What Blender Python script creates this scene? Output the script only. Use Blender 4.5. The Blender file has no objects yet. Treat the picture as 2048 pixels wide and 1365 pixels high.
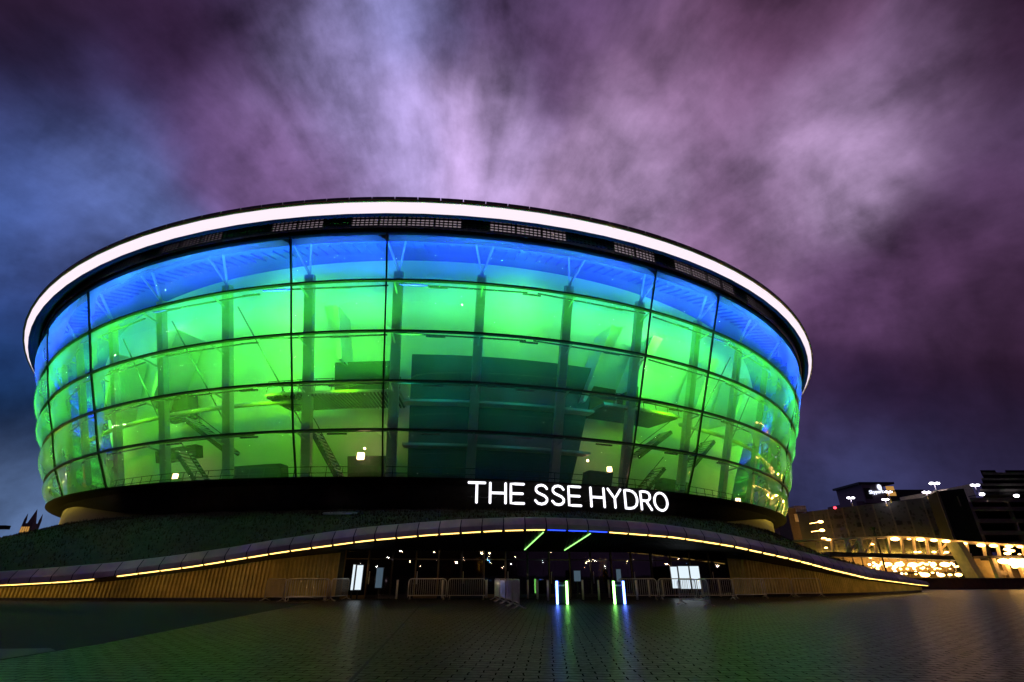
import bpy, math, random
from math import sin, cos, pi, radians as R_, sqrt, atan2
from mathutils import Vector as V, Matrix
random.seed(7)
sc = bpy.context.scene
COL = sc.collection

# ------------------------------------------------------------------ camera
F_PX, HOR, W_PX, H_PX, EYE = 985.0, 1152.0, 2048.0, 1365.0, 1.257
TILT = math.atan((HOR - H_PX / 2) / F_PX)
cd = bpy.data.cameras.new('camera'); cam = bpy.data.objects.new('camera', cd); COL.objects.link(cam)
cd.sensor_width = 36.0; cd.lens = 36.0 * F_PX / W_PX
cd.clip_start = 0.1; cd.clip_end = 5000
cam.location = (0, 0, EYE); cam.rotation_euler = (pi / 2 + TILT, 0, 0)
sc.camera = cam

def ray(px, py):
    a = (px - W_PX / 2) / F_PX; b = (H_PX / 2 - py) / F_PX
    return V((a, cos(TILT) - b * sin(TILT), sin(TILT) + b * cos(TILT)))
def at(px, py, Y):
    r = ray(px, py); return V((0, 0, EYE)) + r * (Y / r.y)
def gp(px, py):
    r = ray(px, py); return V((0, 0, EYE)) + r * (-EYE / r.z)

# ------------------------------------------------------------------ render / colour
sc.view_settings.view_transform = 'Standard'; sc.view_settings.look = 'None'
sc.view_settings.exposure = 0; sc.view_settings.gamma = 1
cy = sc.cycles
cy.use_denoising = True; cy.max_bounces = 8; cy.diffuse_bounces = 3; cy.glossy_bounces = 4
cy.transmission_bounces = 6; cy.transparent_max_bounces = 24; cy.sample_clamp_indirect = 25.0; cy.adaptive_threshold = .004
cy.caustics_reflective = False; cy.caustics_refractive = False; cy.use_light_tree = True

def s2l(c):
    return tuple(((x / 255) / 12.92 if x / 255 <= .04045 else ((x / 255 + .055) / 1.055) ** 2.4) for x in c)

# ------------------------------------------------------------------ sky (dusk clouds)
class NT:
    def __init__(s, t): s.t = t; s.n = t.nodes; s.l = t.links
    def new(s, typ, **kw):
        n = s.n.new(typ)
        for k, v in kw.items(): setattr(n, k, v)
        return n
    def set(s, sock, v):
        if isinstance(v, bpy.types.NodeSocket): s.l.new(v, sock)
        else: sock.default_value = v
    def math(s, op, a, b=None, c=None, clamp=False):
        n = s.new('ShaderNodeMath', operation=op); n.use_clamp = clamp
        s.set(n.inputs[0], a)
        if b is not None: s.set(n.inputs[1], b)
        if c is not None: s.set(n.inputs[2], c)
        return n.outputs[0]
    def vm(s, op, a, b=None, scale=None):
        n = s.new('ShaderNodeVectorMath', operation=op); s.set(n.inputs[0], a)
        if b is not None: s.set(n.inputs[1], b)
        if scale is not None: s.set(n.inputs['Scale'], scale)
        return n.outputs['Value'] if op in ('DOT_PRODUCT', 'LENGTH') else n.outputs[0]
    def noise(s, vec, scale, detail=5, rough=.55, dist=0):
        n = s.new('ShaderNodeTexNoise'); s.set(n.inputs['Vector'], vec)
        n.inputs['Scale'].default_value = scale; n.inputs['Detail'].default_value = detail
        n.inputs['Roughness'].default_value = rough; n.inputs['Distortion'].default_value = dist
        return n
    def ramp(s, fac, stops):
        n = s.new('ShaderNodeValToRGB'); s.set(n.inputs[0], fac); e = n.color_ramp.elements
        while len(e) < len(stops): e.new(.5)
        for el, (p, c) in zip(e, stops): el.position = p; el.color = (*c, 1) if len(c) == 3 else c
        return n.outputs[0]
    def mixc(s, fac, a, b, mode='MIX'):
        n = s.new('ShaderNodeMix', data_type='RGBA', blend_type=mode)
        s.set(n.inputs[0], fac)
        for i, v in ((6, a), (7, b)):
            if not isinstance(v, bpy.types.NodeSocket) and len(v) == 3: v = (*v, 1)
            s.set(n.inputs[i], v)
        return n.outputs[2]

SKY = [  # direction (read off the picture), colour of the cloud there, tightness
 (60, 60, (34, 18, 38)), (330, 120, (42, 23, 50)), (560, 60, (72, 50, 92)), (735, 110, (152, 138, 204)), (800, 20, (142, 134, 202)),
 (700, 200, (160, 140, 206)), (780, 260, (172, 148, 212)), (960, 270, (178, 146, 204)), (600, 330, (128, 94, 150)), (450, 300, (92, 66, 116)), (250, 230, (58, 38, 80)),
 (60, 210, (44, 30, 66)), (60, 330, (56, 70, 132)), (30, 560, (44, 70, 140)), (215, 370, (112, 128, 204)), (120, 300, (60, 66, 124)), (60, 440, (70, 92, 162)), (150, 500, (58, 60, 116)), (20, 750, (12, 44, 88)), (40, 860, (26, 30, 62)),
 (30, 960, (92, 112, 162)), (1000, 90, (100, 74, 122)), (1150, 140, (90, 62, 102)), (1320, 220, (122, 88, 128)), (1500, 110, (92, 58, 92)),
 (1250, 340, (164, 130, 178)), (1640, 340, (206, 168, 224)), (1560, 270, (120, 88, 128)), (1500, 430, (130, 94, 138)), (1750, 220, (112, 82, 122)), (1960, 90, (48, 24, 48)), (2000, 280, (80, 56, 92)),
 (1900, 450, (78, 48, 84)), (1700, 540, (96, 62, 106)), (1850, 640, (78, 50, 86)), (1750, 800, (36, 15, 44)), (1960, 780, (30, 10, 28)), (1640, 870, (50, 34, 66)), (1850, 870, (32, 20, 46)), (1700, 940, (50, 54, 98)), (1940, 930, (36, 32, 62)), (2030, 600, (52, 30, 56)), (2040, 20, (44, 22, 46)), (10, 10, (30, 16, 34)),
]
BACK = [((0, -.55, 1), (50, 36, 66)), ((0, -1, .35), (26, 22, 40)), ((0, -1, .05), (8, 8, 14)), ((1, -.5, .08), (10, 9, 16)), ((-1, -.5, .08), (10, 10, 20)), ((1, -.4, .6), (40, 26, 46)), ((-1, -.4, .6), (34, 30, 62)), ((0, 0, -1), (4, 4, 5))]
wd = bpy.data.worlds.new('World'); sc.world = wd; wd.use_nodes = True
nt = NT(wd.node_tree); nt.n.clear()
tc = nt.new('ShaderNodeTexCoord'); dvec = tc.outputs['Generated']
vanish = ray(900, 760).normalized()
e1 = V((1, 0, 0)); e1 = (e1 - vanish * e1.dot(vanish)).normalized(); e2 = vanish.cross(e1)
a_ = nt.vm('DOT_PRODUCT', dvec, tuple(e1)); b_ = nt.vm('DOT_PRODUCT', dvec, tuple(e2))
ln = nt.math('SQRT', nt.math('ADD', nt.math('ADD', nt.math('MULTIPLY', a_, a_), nt.math('MULTIPLY', b_, b_)), 1e-4))
cmb = nt.new('ShaderNodeCombineXYZ')
nt.set(cmb.inputs[0], nt.math('MULTIPLY', nt.math('DIVIDE', a_, ln), 3.6))
nt.set(cmb.inputs[1], nt.math('MULTIPLY', nt.math('DIVIDE', b_, ln), 3.6))
nt.set(cmb.inputs[2], nt.math('MULTIPLY', ln, 1.9))
streak = nt.noise(cmb.outputs[0], 1.25, 7, .60, .15).outputs[0]
puff = nt.noise(dvec, 4.4, 8, .58, .25)
lump = nt.noise(dvec, 9.0, 7, .62, .15)
soft = nt.noise(dvec, 3.1, 4, .52, 0)
warp = nt.vm('SCALE', nt.vm('SUBTRACT', soft.outputs['Color'], (.5, .5, .5)), scale=.26)
wdir = nt.vm('NORMALIZE', nt.vm('ADD', dvec, warp))
num = None; den = None
for d, c in [(ray(px, py).normalized(), c) for px, py, c in SKY] + [(V(d).normalized(), c) for d, c in BACK]:
    w = nt.math('EXPONENT', nt.math('MULTIPLY_ADD', nt.vm('DOT_PRODUCT', wdir, tuple(d)), 260.0, -260.0))
    cl = nt.vm('SCALE', tuple(q * f for q, f in zip(s2l(c), (1, 1.1, .98))), scale=w)
    num = cl if num is None else nt.vm('ADD', num, cl)
    den = w if den is None else nt.math('ADD', den, w)
den = nt.math('ADD', den, 1e-9)
base = s2l((74, 54, 92))
num = nt.vm('ADD', num, nt.vm('SCALE', base, scale=1e-9))
field = nt.vm('SCALE', num, scale=nt.math('DIVIDE', 1.0, den))
mod = nt.math('ADD', nt.math('MULTIPLY_ADD', streak, .95, .52), nt.math('ADD', nt.math('MULTIPLY_ADD', puff.outputs[0], 1.7, -.85), nt.math('MULTIPLY_ADD', lump.outputs[0], .9, -.45)))
mod = nt.math('POWER', nt.math('MAXIMUM', mod, .25), 1.4)
clouds = nt.vm('SCALE', field, scale=mod)
bg1 = nt.new('ShaderNodeBackground'); nt.set(bg1.inputs[0], clouds); bg1.inputs[1].default_value = 1.0
sky = nt.new('ShaderNodeTexSky', sky_type='NISHITA'); sky.sun_disc = False
sky.sun_elevation = R_(-4); sky.sun_rotation = R_(140)
bg2 = nt.new('ShaderNodeBackground'); nt.set(bg2.inputs[0], sky.outputs[0]); bg2.inputs[1].default_value = .05
ads = nt.new('ShaderNodeAddShader'); nt.l.new(bg1.outputs[0], ads.inputs[0]); nt.l.new(bg2.outputs[0], ads.inputs[1])
wo = nt.new('ShaderNodeOutputWorld'); nt.l.new(ads.outputs[0], wo.inputs[0])
wd.cycles.sampling_method = 'MANUAL'; wd.cycles.sample_map_resolution = 256

# ------------------------------------------------------------------ materials
def mat(name, color, rough=.6, metal=0, var=.25, scale=3.0, bump=0.0, bscale=30.0, spec=.5):
    m = bpy.data.materials.new(name); m.use_nodes = True; t = NT(m.node_tree); p = t.n['Principled BSDF']
    tcn = t.new('ShaderNodeTexCoord').outputs['Object']
    nz = t.noise(tcn, scale, 5, .6).outputs[0]
    lo = tuple(max(0, x * (1 - var)) for x in color); hi = tuple(x * (1 + var) for x in color)
    t.set(p.inputs['Base Color'], t.ramp(nz, [(.3, lo), (.7, hi)]))
    p.inputs['Roughness'].default_value = rough; p.inputs['Metallic'].default_value = metal
    p.inputs['Specular IOR Level'].default_value = spec
    if bump:
        b = t.new('ShaderNodeBump'); b.inputs['Strength'].default_value = bump; b.inputs['Distance'].default_value = .02
        t.set(b.inputs['Height'], t.noise(tcn, bscale, 4, .6).outputs[0]); t.l.new(b.outputs[0], p.inputs['Normal'])
    return m
def emit(name, color, strength):
    m = bpy.data.materials.new(name); m.use_nodes = True; t = NT(m.node_tree); t.n.clear()
    e = t.new('ShaderNodeEmission'); e.inputs[0].default_value = (*color, 1); e.inputs[1].default_value = strength
    o = t.new('ShaderNodeOutputMaterial'); t.l.new(e.outputs[0], o.inputs[0]); return m
def film(name, h0, h1, g0=.075):
    m = bpy.data.materials.new(name); m.use_nodes = True; t = NT(m.node_tree); t.n.clear()
    o = t.new('ShaderNodeOutputMaterial'); tr = t.new('ShaderNodeBsdfTransparent'); tr.inputs[0].default_value = (.97, .98, .98, 1)
    tl = t.new('ShaderNodeBsdfTranslucent'); tl.inputs[0].default_value = (.8, .82, .82, 1)
    df = t.new('ShaderNodeBsdfDiffuse'); df.inputs[0].default_value = (.6, .62, .62, 1)
    m1 = t.new('ShaderNodeMixShader'); m1.inputs[0].default_value = .22; t.l.new(tl.outputs[0], m1.inputs[1]); t.l.new(df.outputs[0], m1.inputs[2])
    uv = t.new('ShaderNodeTexCoord').outputs['Object']
    nz = t.noise(uv, .35, 3, .5).outputs[0]
    m2 = t.new('ShaderNodeMixShader'); lw = t.new('ShaderNodeLayerWeight')   # the film is seen through more of its thickness at grazing angles
    t.set(m2.inputs[0], t.math('MULTIPLY', t.math('MULTIPLY_ADD', nz, h1, h0), t.math('MULTIPLY_ADD', t.math('POWER', lw.outputs['Facing'], 2.0), 3.2, 1.0), clamp=True))
    t.l.new(tr.outputs[0], m2.inputs[1]); t.l.new(m1.outputs[0], m2.inputs[2])
    gl = t.new('ShaderNodeBsdfGlossy'); gl.inputs['Roughness'].default_value = .014; gl.inputs[0].default_value = (1, 1, 1, 1)
    bp = t.new('ShaderNodeBump'); bp.inputs['Strength'].default_value = .08; bp.inputs['Distance'].default_value = .05
    t.set(bp.inputs['Height'], t.noise(uv, 1.3, 3, .5).outputs[0]); t.l.new(bp.outputs[0], gl.inputs['Normal'])
    fr = t.new('ShaderNodeLayerWeight')
    m3 = t.new('ShaderNodeMixShader'); t.set(m3.inputs[0], t.math('MULTIPLY_ADD', t.math('POWER', fr.outputs['Facing'], 4.0), .5 if g0 > .05 else .1, g0))
    t.l.new(m2.outputs[0], m3.inputs[1]); t.l.new(gl.outputs[0], m3.inputs[2]); t.l.new(m3.outputs[0], o.inputs[0])
    return m
def dark_glass(name, tint=.10, rough=.02):
    m = bpy.data.materials.new(name); m.use_nodes = True; t = NT(m.node_tree); t.n.clear()
    o = t.new('ShaderNodeOutputMaterial'); tr = t.new('ShaderNodeBsdfTransparent'); tr.inputs[0].default_value = (tint, tint, tint, 1)
    gl = t.new('ShaderNodeBsdfGlossy'); gl.inputs['Roughness'].default_value = rough
    bp = t.new('ShaderNodeBump'); bp.inputs['Strength'].default_value = .15; bp.inputs['Distance'].default_value = .01
    t.set(bp.inputs['Height'], t.noise(t.new('ShaderNodeTexCoord').outputs['Object'], 1.1, 2, .5).outputs[0]); t.l.new(bp.outputs[0], gl.inputs['Normal'])
    fr = t.new('ShaderNodeLayerWeight')
    mx = t.new('ShaderNodeMixShader'); t.set(mx.inputs[0], t.math('MULTIPLY_ADD', t.math('POWER', fr.outputs['Facing'], 4.0), .6, .06))
    t.l.new(tr.outputs[0], mx.inputs[1]); t.l.new(gl.outputs[0], mx.inputs[2]); t.l.new(mx.outputs[0], o.inputs[0]); return m

def paver_mat():
    m = bpy.data.materials.new('paving'); m.use_nodes = True; t = NT(m.node_tree); p = t.n['Principled BSDF']
    oc = t.new('ShaderNodeTexCoord').outputs['Object']
    wob = t.vm('SCALE', t.vm('SUBTRACT', t.noise(oc, 2.6, 3, .6).outputs['Color'], (.5, .5, .5)), scale=.12)
    mp = t.new('ShaderNodeMapping'); t.set(mp.inputs[0], t.vm('ADD', oc, wob)); mp.inputs['Rotation'].default_value = (0, 0, R_(4)); 
    br = t.new('ShaderNodeTexBrick'); t.set(br.inputs['Vector'], mp.outputs[0]); br.inputs['Scale'].default_value = 1.0
    br.inputs['Brick Width'].default_value = .40; br.inputs['Row Height'].default_value = .20; br.inputs['Mortar Size'].default_value = .011; br.inputs['Bias'].default_value = -.2
    br.inputs['Color1'].default_value = (.029, .031, .026, 1); br.inputs['Color2'].default_value = (.009, .010, .009, 1); br.inputs['Mortar'].default_value = (.004, .004, .004, 1)
    nz = t.noise(oc, .35, 5, .6).outputs[0]
    c = t.mixc(1.0, br.outputs[0], t.ramp(nz, [(.32, (.45, .44, .44)), (.68, (1.4, 1.36, 1.28))]), 'MULTIPLY')
    t.set(p.inputs['Base Color'], c)
    lum = t.new('ShaderNodeRGBToBW'); t.set(lum.inputs[0], br.outputs[0])
    t.set(p.inputs['Specular IOR Level'], t.math('MULTIPLY', t.math('SUBTRACT', 1.0, br.outputs['Fac']), t.math('MULTIPLY_ADD', lum.outputs[0], 3.0, .04)))
    fine = t.noise(oc, 9, 4, .6).outputs[0]
    t.set(p.inputs['Roughness'], t.math('MULTIPLY_ADD', fine, .42, .14))
    b = t.new('ShaderNodeBump'); b.inputs['Strength'].default_value = .7; b.inputs['Distance'].default_value = .014
    h = t.math('ADD', t.math('MULTIPLY', br.outputs['Fac'], -1.0), t.math('MULTIPLY', fine, .9))
    t.set(b.inputs['Height'], h); t.l.new(b.outputs[0], p.inputs['Normal'])
    return m

M = {}
M['paving'] = paver_mat()
M['asphalt'] = mat('asphalt', (.017, .0155, .0155), .85, bump=.6, bscale=60, spec=.15)
M['kerbstone'] = mat('pale_paving', (.045, .042, .040), .7, bump=.4)
M['joint'] = mat('joint', (.012, .012, .012), .7)
M['black'] = mat('black_metal', (.012, .012, .013), .45, .3)
M['bronze'] = mat('bronze_cladding', (.20, .135, .05), .55, .0, var=.15, scale=.6)
M['stone'] = mat('coping_stone', (.72, .60, .48), .7, var=.18, scale=1.2, bump=.3)
def vary(m, lo=.75, hi=1.2):
    t = NT(m.node_tree); p = t.n['Principled BSDF']; src = p.inputs['Base Color'].links[0].from_socket
    rn = t.new('ShaderNodeObjectInfo').outputs['Random']; f = t.math('MULTIPLY_ADD', rn, hi - lo, lo)
    cb = t.new('ShaderNodeCombineXYZ'); [t.set(cb.inputs[k], f) for k in range(3)]
    t.set(p.inputs['Base Color'], t.mixc(1.0, src, cb.outputs[0], 'MULTIPLY'))
vary(M['stone'])
M['mattblack'] = mat('matt_black', (.012, .011, .010), .95, spec=.05)
M['timber'] = mat('ribbed_cladding', (.58, .44, .20), .6, var=.2, scale=1.5)
def ribs_mat():
    # one board colour over faces and recesses alike
    m = mat('ribbed_boards', (.66, .52, .17), .6, var=.25, scale=1.5); vary(m, .95, 1.05); return m
M['ribs'] = ribs_mat()
M['soffit'] = mat('soffit_slats', (.03, .027, .024), .6)
M['grass'] = mat('grass', (.036, .020, .003), .95, var=.5, scale=2.5, bump=1.0, bscale=14)
M['white'] = mat('pale_wall', (.72, .74, .72), .7, var=.06, scale=.4)
M['column'] = mat('steel_column', (.42, .44, .42), .5, var=.08)
M['blueglow'] = mat('ceiling_blue_glow', (.015, .05, .60), .5, var=.1, scale=.4)  # blue light is put into the ceiling's own colour
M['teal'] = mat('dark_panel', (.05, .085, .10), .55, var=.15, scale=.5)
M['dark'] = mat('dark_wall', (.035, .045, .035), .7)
M['steelgrey'] = mat('grey_steel', (.18, .18, .18), .5, .4)
M['lip'] = mat('pale_trim', (.55, .50, .52), .5)
M['galv'] = mat('galvanised_steel', (.68, .63, .55), .40, .35, var=.15, scale=6)
M['film'] = film('etfe_film', .10, .10)
M['film_inner'] = film('etfe_inner_film', 0, 0, .015)
M['glass'] = dark_glass('entrance_glass')
M['winglass'] = dark_glass('window_glass', .5)
M['louvre'] = mat('louvre_metal', (.30, .26, .29), .3, .7)
M['gold'] = mat('gold_flashing', (.55, .36, .05), .35, .8)
M['concrete'] = mat('concrete', (.20, .17, .13), .8, bump=.3)
M['darkconc'] = mat('dark_concrete', (.09, .075, .06), .85)
M['brick'] = mat('brown_brick', (.085, .05, .035), .85)
M['redbrick'] = mat('red_brick', (.14, .05, .02), .85)
M['sandstone'] = mat('sandstone', (.22, .18, .14), .85)
M['cream'] = mat('cream_paint', (.5, .38, .26), .7)
M['mauve'] = mat('mauve_render', (.22, .18, .20), .8)
E_ = {}
E_['rim'] = emit('rim_light', (1.0, .86, .95), 1.03)
E_['letters'] = emit('letter_light', (.93, .91, 1.0), 1.8)
E_['warm'] = emit('warm_strip', (1.0, .60, .13), 4.6)
E_['blue'] = emit('blue_strip', (.02, .06, 1.0), 3.0)
E_['gtube'] = emit('green_tube', (.28, 1.0, .18), 12.0)
E_['btube'] = emit('blue_tube', (.10, .2, 1.0), 16.0)
E_['gline'] = emit('green_line', (.32, 1.0, .20), 2.4)
E_['board'] = emit('board_light', (.80, .92, 1.0), 1.0)
E_['board_dim'] = emit('board_light_dim', (.35, .55, .75), .16)
E_['amber'] = emit('amber_lamp', (1.0, .62, .30), 14.0)
E_['sodium'] = emit('sodium_lamp', (1.0, .54, .14), 15.0)
E_['facade'] = emit('facade_uplight', (1.0, .62, .08), 170.0)
E_['white_lamp'] = emit('white_lamp', (.9, .85, 1.0), 16.0)
E_['city'] = emit('street_lamp_light', (1.0, .62, .34), 1500.0)
E_['citywhite'] = emit('street_lamp_white', (1.0, .86, .8), 1500.0)
E_['cityblue'] = emit('blue_sign_light', (.10, .35, 1.0), 1000.0)
E_['red'] = emit('red_beacon', (1.0, .05, .08), 4.0)
E_['skysign'] = emit('sign_light', (.75, .8, 1.0), 1.6)
E_['litwinwall'] = emit('lit_window_or_wall', (1.0, .50, .12), .5)

# ------------------------------------------------------------------ mesh helpers
def worldloc(o):
    p = V((0, 0, 0))
    while o: p += o.location; o = o.parent
    return p
class MB:
    def __init__(s): s.v = []; s.f = []
    def add(s, vs, fs):
        n = len(s.v); s.v += [V(p) for p in vs]; s.f += [tuple(i + n for i in f) for f in fs]; return s
    def quad(s, a, b, c, d): return s.add([a, b, c, d], [(0, 1, 2, 3)])
    def box(s, lo, hi):
        x0, y0, z0 = lo; x1, y1, z1 = hi
        return s.hexa([(x0, y0, z0), (x1, y0, z0), (x1, y1, z0), (x0, y1, z0)], [(x0, y0, z1), (x1, y0, z1), (x1, y1, z1), (x0, y1, z1)])
    def hexa(s, b, t):
        return s.add(list(b) + list(t), [(3, 2, 1, 0), (4, 5, 6, 7), (0, 1, 5, 4), (1, 2, 6, 5), (2, 3, 7, 6), (3, 0, 4, 7)])
    def bar(s, p, q, w, h, up=(0, 0, 1)):
        p = V(p); q = V(q); d = (q - p).normalized(); u = V(up); u = u - d * u.dot(d)
        if u.length < 1e-4: u = V((0, 1, 0)) - d * d.y
        u.normalize(); r = d.cross(u)
        o = [r * (-w / 2) + u * (-h / 2), r * (w / 2) + u * (-h / 2), r * (w / 2) + u * (h / 2), r * (-w / 2) + u * (h / 2)]
        return s.hexa([p + x for x in o], [q + x for x in o])
    def tube(s, pts, r, n=6, closed=False):
        pts = [V(p) for p in pts]; rings = []; L = len(pts); prev = None
        for i, p in enumerate(pts):
            a = pts[(i - 1) % L] if (i or closed) else p; b = pts[(i + 1) % L] if (i < L - 1 or closed) else p
            d = (b - a).normalized()
            u = prev if prev is not None else (V((0, 0, 1)) if abs(d.z) < .9 else V((0, 1, 0)))
            u = (u - d * u.dot(d)).normalized(); prev = u; w = d.cross(u)
            rr = r[i] if isinstance(r, (list, tuple)) else r
            rings.append([p + (u * cos(2 * pi * k / n) + w * sin(2 * pi * k / n)) * rr for k in range(n)])
        vs = [p for g in rings for p in g]; fs = []
        for i in range(L - 1 + (1 if closed else 0)):
            j = (i + 1) % L
            for k in range(n): fs.append((i * n + k, i * n + (k + 1) % n, j * n + (k + 1) % n, j * n + k))
        if not closed: fs += [tuple(range(n - 1, -1, -1)), tuple((L - 1) * n + k for k in range(n))]
        return s.add(vs, fs)
    def grid(s, fn, nu, nv, closed=False):
        vs = [fn(i / nu, j / nv) for j in range(nv + 1) for i in range(nu + (0 if closed else 1))]
        w = nu + (0 if closed else 1); fs = []
        for j in range(nv):
            for i in range(nu): fs.append((j * w + i, j * w + (i + 1) % w, (j + 1) * w + (i + 1) % w, (j + 1) * w + i))
        return s.add(vs, fs)
    def ell(s, c, rx, ry, rz, n=10, m=6):
        c = V(c); return s.grid(lambda u, v: c + V((rx * cos(2 * pi * u) * sin(pi * v), ry * sin(2 * pi * u) * sin(pi * v), -rz * cos(pi * v))), n, m, True)
    def prism(s, pts, z0, z1):
        n = len(pts); vs = [(x, y, z0) for x, y in pts] + [(x, y, z1) for x, y in pts]
        return s.add(vs, [tuple(range(n - 1, -1, -1)), tuple(range(n, 2 * n))] + [(i, (i + 1) % n, n + (i + 1) % n, n + i) for i in range(n)])
    def build(s, name, m, parent=None, smooth=False, local=False):
        me = bpy.data.meshes.new(name); off = V((0, 0, 0)) if (local or parent is None) else worldloc(parent)
        me.from_pydata([tuple(p - off) for p in s.v], [], s.f); me.update()
        me.materials.append(m)
        if smooth:
            me.polygons.foreach_set('use_smooth', [True] * len(me.polygons))
        o = bpy.data.objects.new(name, me); COL.objects.link(o)
        if parent: o.parent = parent
        return o
def tag(o, label=None, cat=None, group=None, kind=None):
    for k, v in (('label', label), ('category', cat), ('group', group), ('kind', kind)):
        if v: o[k] = v
    return o
def thing(name, loc, label, cat, group=None, rz=0):
    o = bpy.data.objects.new(name, None); COL.objects.link(o); o.location = loc; o.rotation_euler = (0, 0, rz)
    o.empty_display_size = .3
    return tag(o, label, cat, group)
def copy_tree(o, parent=None):
    c = o.copy(); COL.objects.link(c)
    if parent: c.parent = parent
    for ch in list(o.children): copy_tree(ch, c)
    return c
def lerp(a, b, t): return a + (b - a) * t
def interp(x, tab):
    if x <= tab[0][0]: return tab[0][1]
    for (x0, y0), (x1, y1) in zip(tab, tab[1:]):
        if x <= x1: return y0 + (y1 - y0) * (x - x0) / (x1 - x0)
    return tab[-1][1]
def catmull(P, n=12):
    P = [V(p) for p in P]; Q = [P[0] * 2 - P[1]] + P + [P[-1] * 2 - P[-2]]; out = []
    for i in range(1, len(Q) - 2):
        a, b, c, d = Q[i - 1:i + 3]
        for k in range(n):
            t = k / n; out.append(.5 * (b * 2 + (c - a) * t + (a * 2 - b * 5 + c * 4 - d) * t * t + (b * 3 - a - c * 3 + d) * t ** 3))
    return out + [P[-1]]

# ------------------------------------------------------------------ bowl geometry (metres)
D_, AZ = 93.3, R_(-7.2)
CEN = V((D_ * sin(AZ), D_ * cos(AZ), 0))
EX = V((cos(AZ), -sin(AZ), 0)); EY = V((-sin(AZ), -cos(AZ), 0))
LV = [(59.15, 24.86, 2.36, .54), (57.91, 19.94, 3.47, .61), (56.72, 16.72, 2.59, .60), (55.49, 14.38, 1.06, .47), (54.24, 10.07, 1.69, .12), (52.73, 7.86, .27, -.23)]
def ring(R, th, h):
    return CEN + EX * (R * sin(th)) + EY * (R * cos(th)) + V((0, 0, h))
def lvh(k, th): _, a, b, c = LV[k]; return a + b * cos(th) + c * sin(th)
def surf(t, th, off=0.0):
    t = min(max(t, 0), 5); k = min(int(t), 4); f = t - k
    return ring(lerp(LV[k][0], LV[k + 1][0], f) - off, th, lerp(lvh(k, th), lvh(k + 1, th), f))
def mth(deg, t):
    return R_(deg) * (1 - .011 * t * (1 - abs(deg) / 180) * 1.2)
def rimh(th): return 26.0 + 3.45 * cos(th) + 1.0 * sin(th)

# ================================================================== ARENA
arena = thing('arena', CEN, 'huge glowing bowl-shaped arena with green and blue lit glazing and a white light ring', 'arena')
MULL = [-73.5, -49.4, -37.4, -14.0, -6.0, 18.1, 26.5, 50.5, 58.7, 82]

def cushion(d0, d1, k):
    a0, a1 = d0, d1; nu = max(8, int((d1 - d0) * 1.6)); nv = 10
    B = .62 if d1 - d0 > 12 else .45
    def skin(sgn, amp):
        def fn(u, v):
            t = k + .025 + .95 * v; th = mth(lerp(a0, a1, u), t)
            bu = 1 - abs(2 * u - 1) ** (9 if d1 - d0 > 12 else 3.5); bv = 1 - abs(2 * v - 1) ** 2.2
            return surf(t, th, -sgn * amp * bu * bv)
        return fn
    m = MB(); m.grid(skin(1, B), nu, nv); n1 = len(m.f); m.grid(skin(-1, B * .6), nu, nv)
    o = m.build('facade_cushion', M['film'], arena, smooth=True); o.data.materials.append(M['film_inner'])
    for p in o.data.polygons[n1:]: p.material_index = 1
    return o
for d0, d1 in zip(MULL, MULL[1:]):
    for k in range(5): cushion(d0 + .12, d1 - .12, k)
# rear of the bowl, plain cladding out of sight of the plaza
MB().grid(lambda u, v: surf(5 * v, R_(lerp(82, 286.5, u)), .1), 60, 5).build('rear_cladding', M['steelgrey'], arena, smooth=True)
for d in MULL:
    m = MB(); pts = [surf(t / 2, mth(d, t / 2), -.03) for t in range(11)]
    for p, q in zip(pts, pts[1:]): m.bar(p, q, .12, .24, up=EY)
    m.build('mullion', M['black'], arena)
for k in range(1, 5):
    m = MB(); pts = [surf(k, R_(d), -.05) for d in range(-76, 84, 2)]
    for p, q in zip(pts, pts[1:]): m.bar(p, q, .3, .155)
    m.build('ring_beam', M['black'], arena)
# lower edge of the glazing, black band standing in for shade on the drum, bronze drum
def lathe(name, prof, m, d0=-180, d1=180, step=3, smooth=True):
    n = int((d1 - d0) / step); closed = (d1 - d0) >= 360
    return MB().grid(lambda u, v: prof(R_(lerp(d0, d1, u)))[int(round(v * (len(prof(0)) - 1)))], n, len(prof(0)) - 1, False).build(name, m, arena, smooth=smooth)
lathe('glazing_sill', lambda th: [ring(52.2, th, lvh(5, th) + .06), ring(53.5, th, lvh(5, th) + .06), ring(53.5, th, lvh(5, th) - .01), ring(52.95, th, lvh(5, th) - .10), ring(52.6, th, lvh(5, th) - .35), ring(51.9, th, lvh(5, th) - .5)], M['mattblack'])  # outward ledge is added to stop the letters mirroring in the cushions
lathe('drum', lambda th: [ring(51.8, th, lvh(5, th) - .48), ring(51.75, th, 5.85), ring(51.9, th, 5.8), ring(51.9, th, 4.8)], M['bronze'], step=1.5)
def shade_z(th):
    d = math.degrees(th); f = min(1, max(0, min(d + 50, 50 - d) / 24)); return lerp(lvh(5, th) - .5, 5.9, f * f * (3 - 2 * f))
lathe('drum_shade_band', lambda th: [ring(52.45, th, lvh(5, th) - .12), ring(52.42, th, shade_z(th)), ring(51.75, th, shade_z(th) - .02)], M['mattblack'], -50, 50)  # black strip for the drum's unlit middle, tapered like the shade
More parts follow.
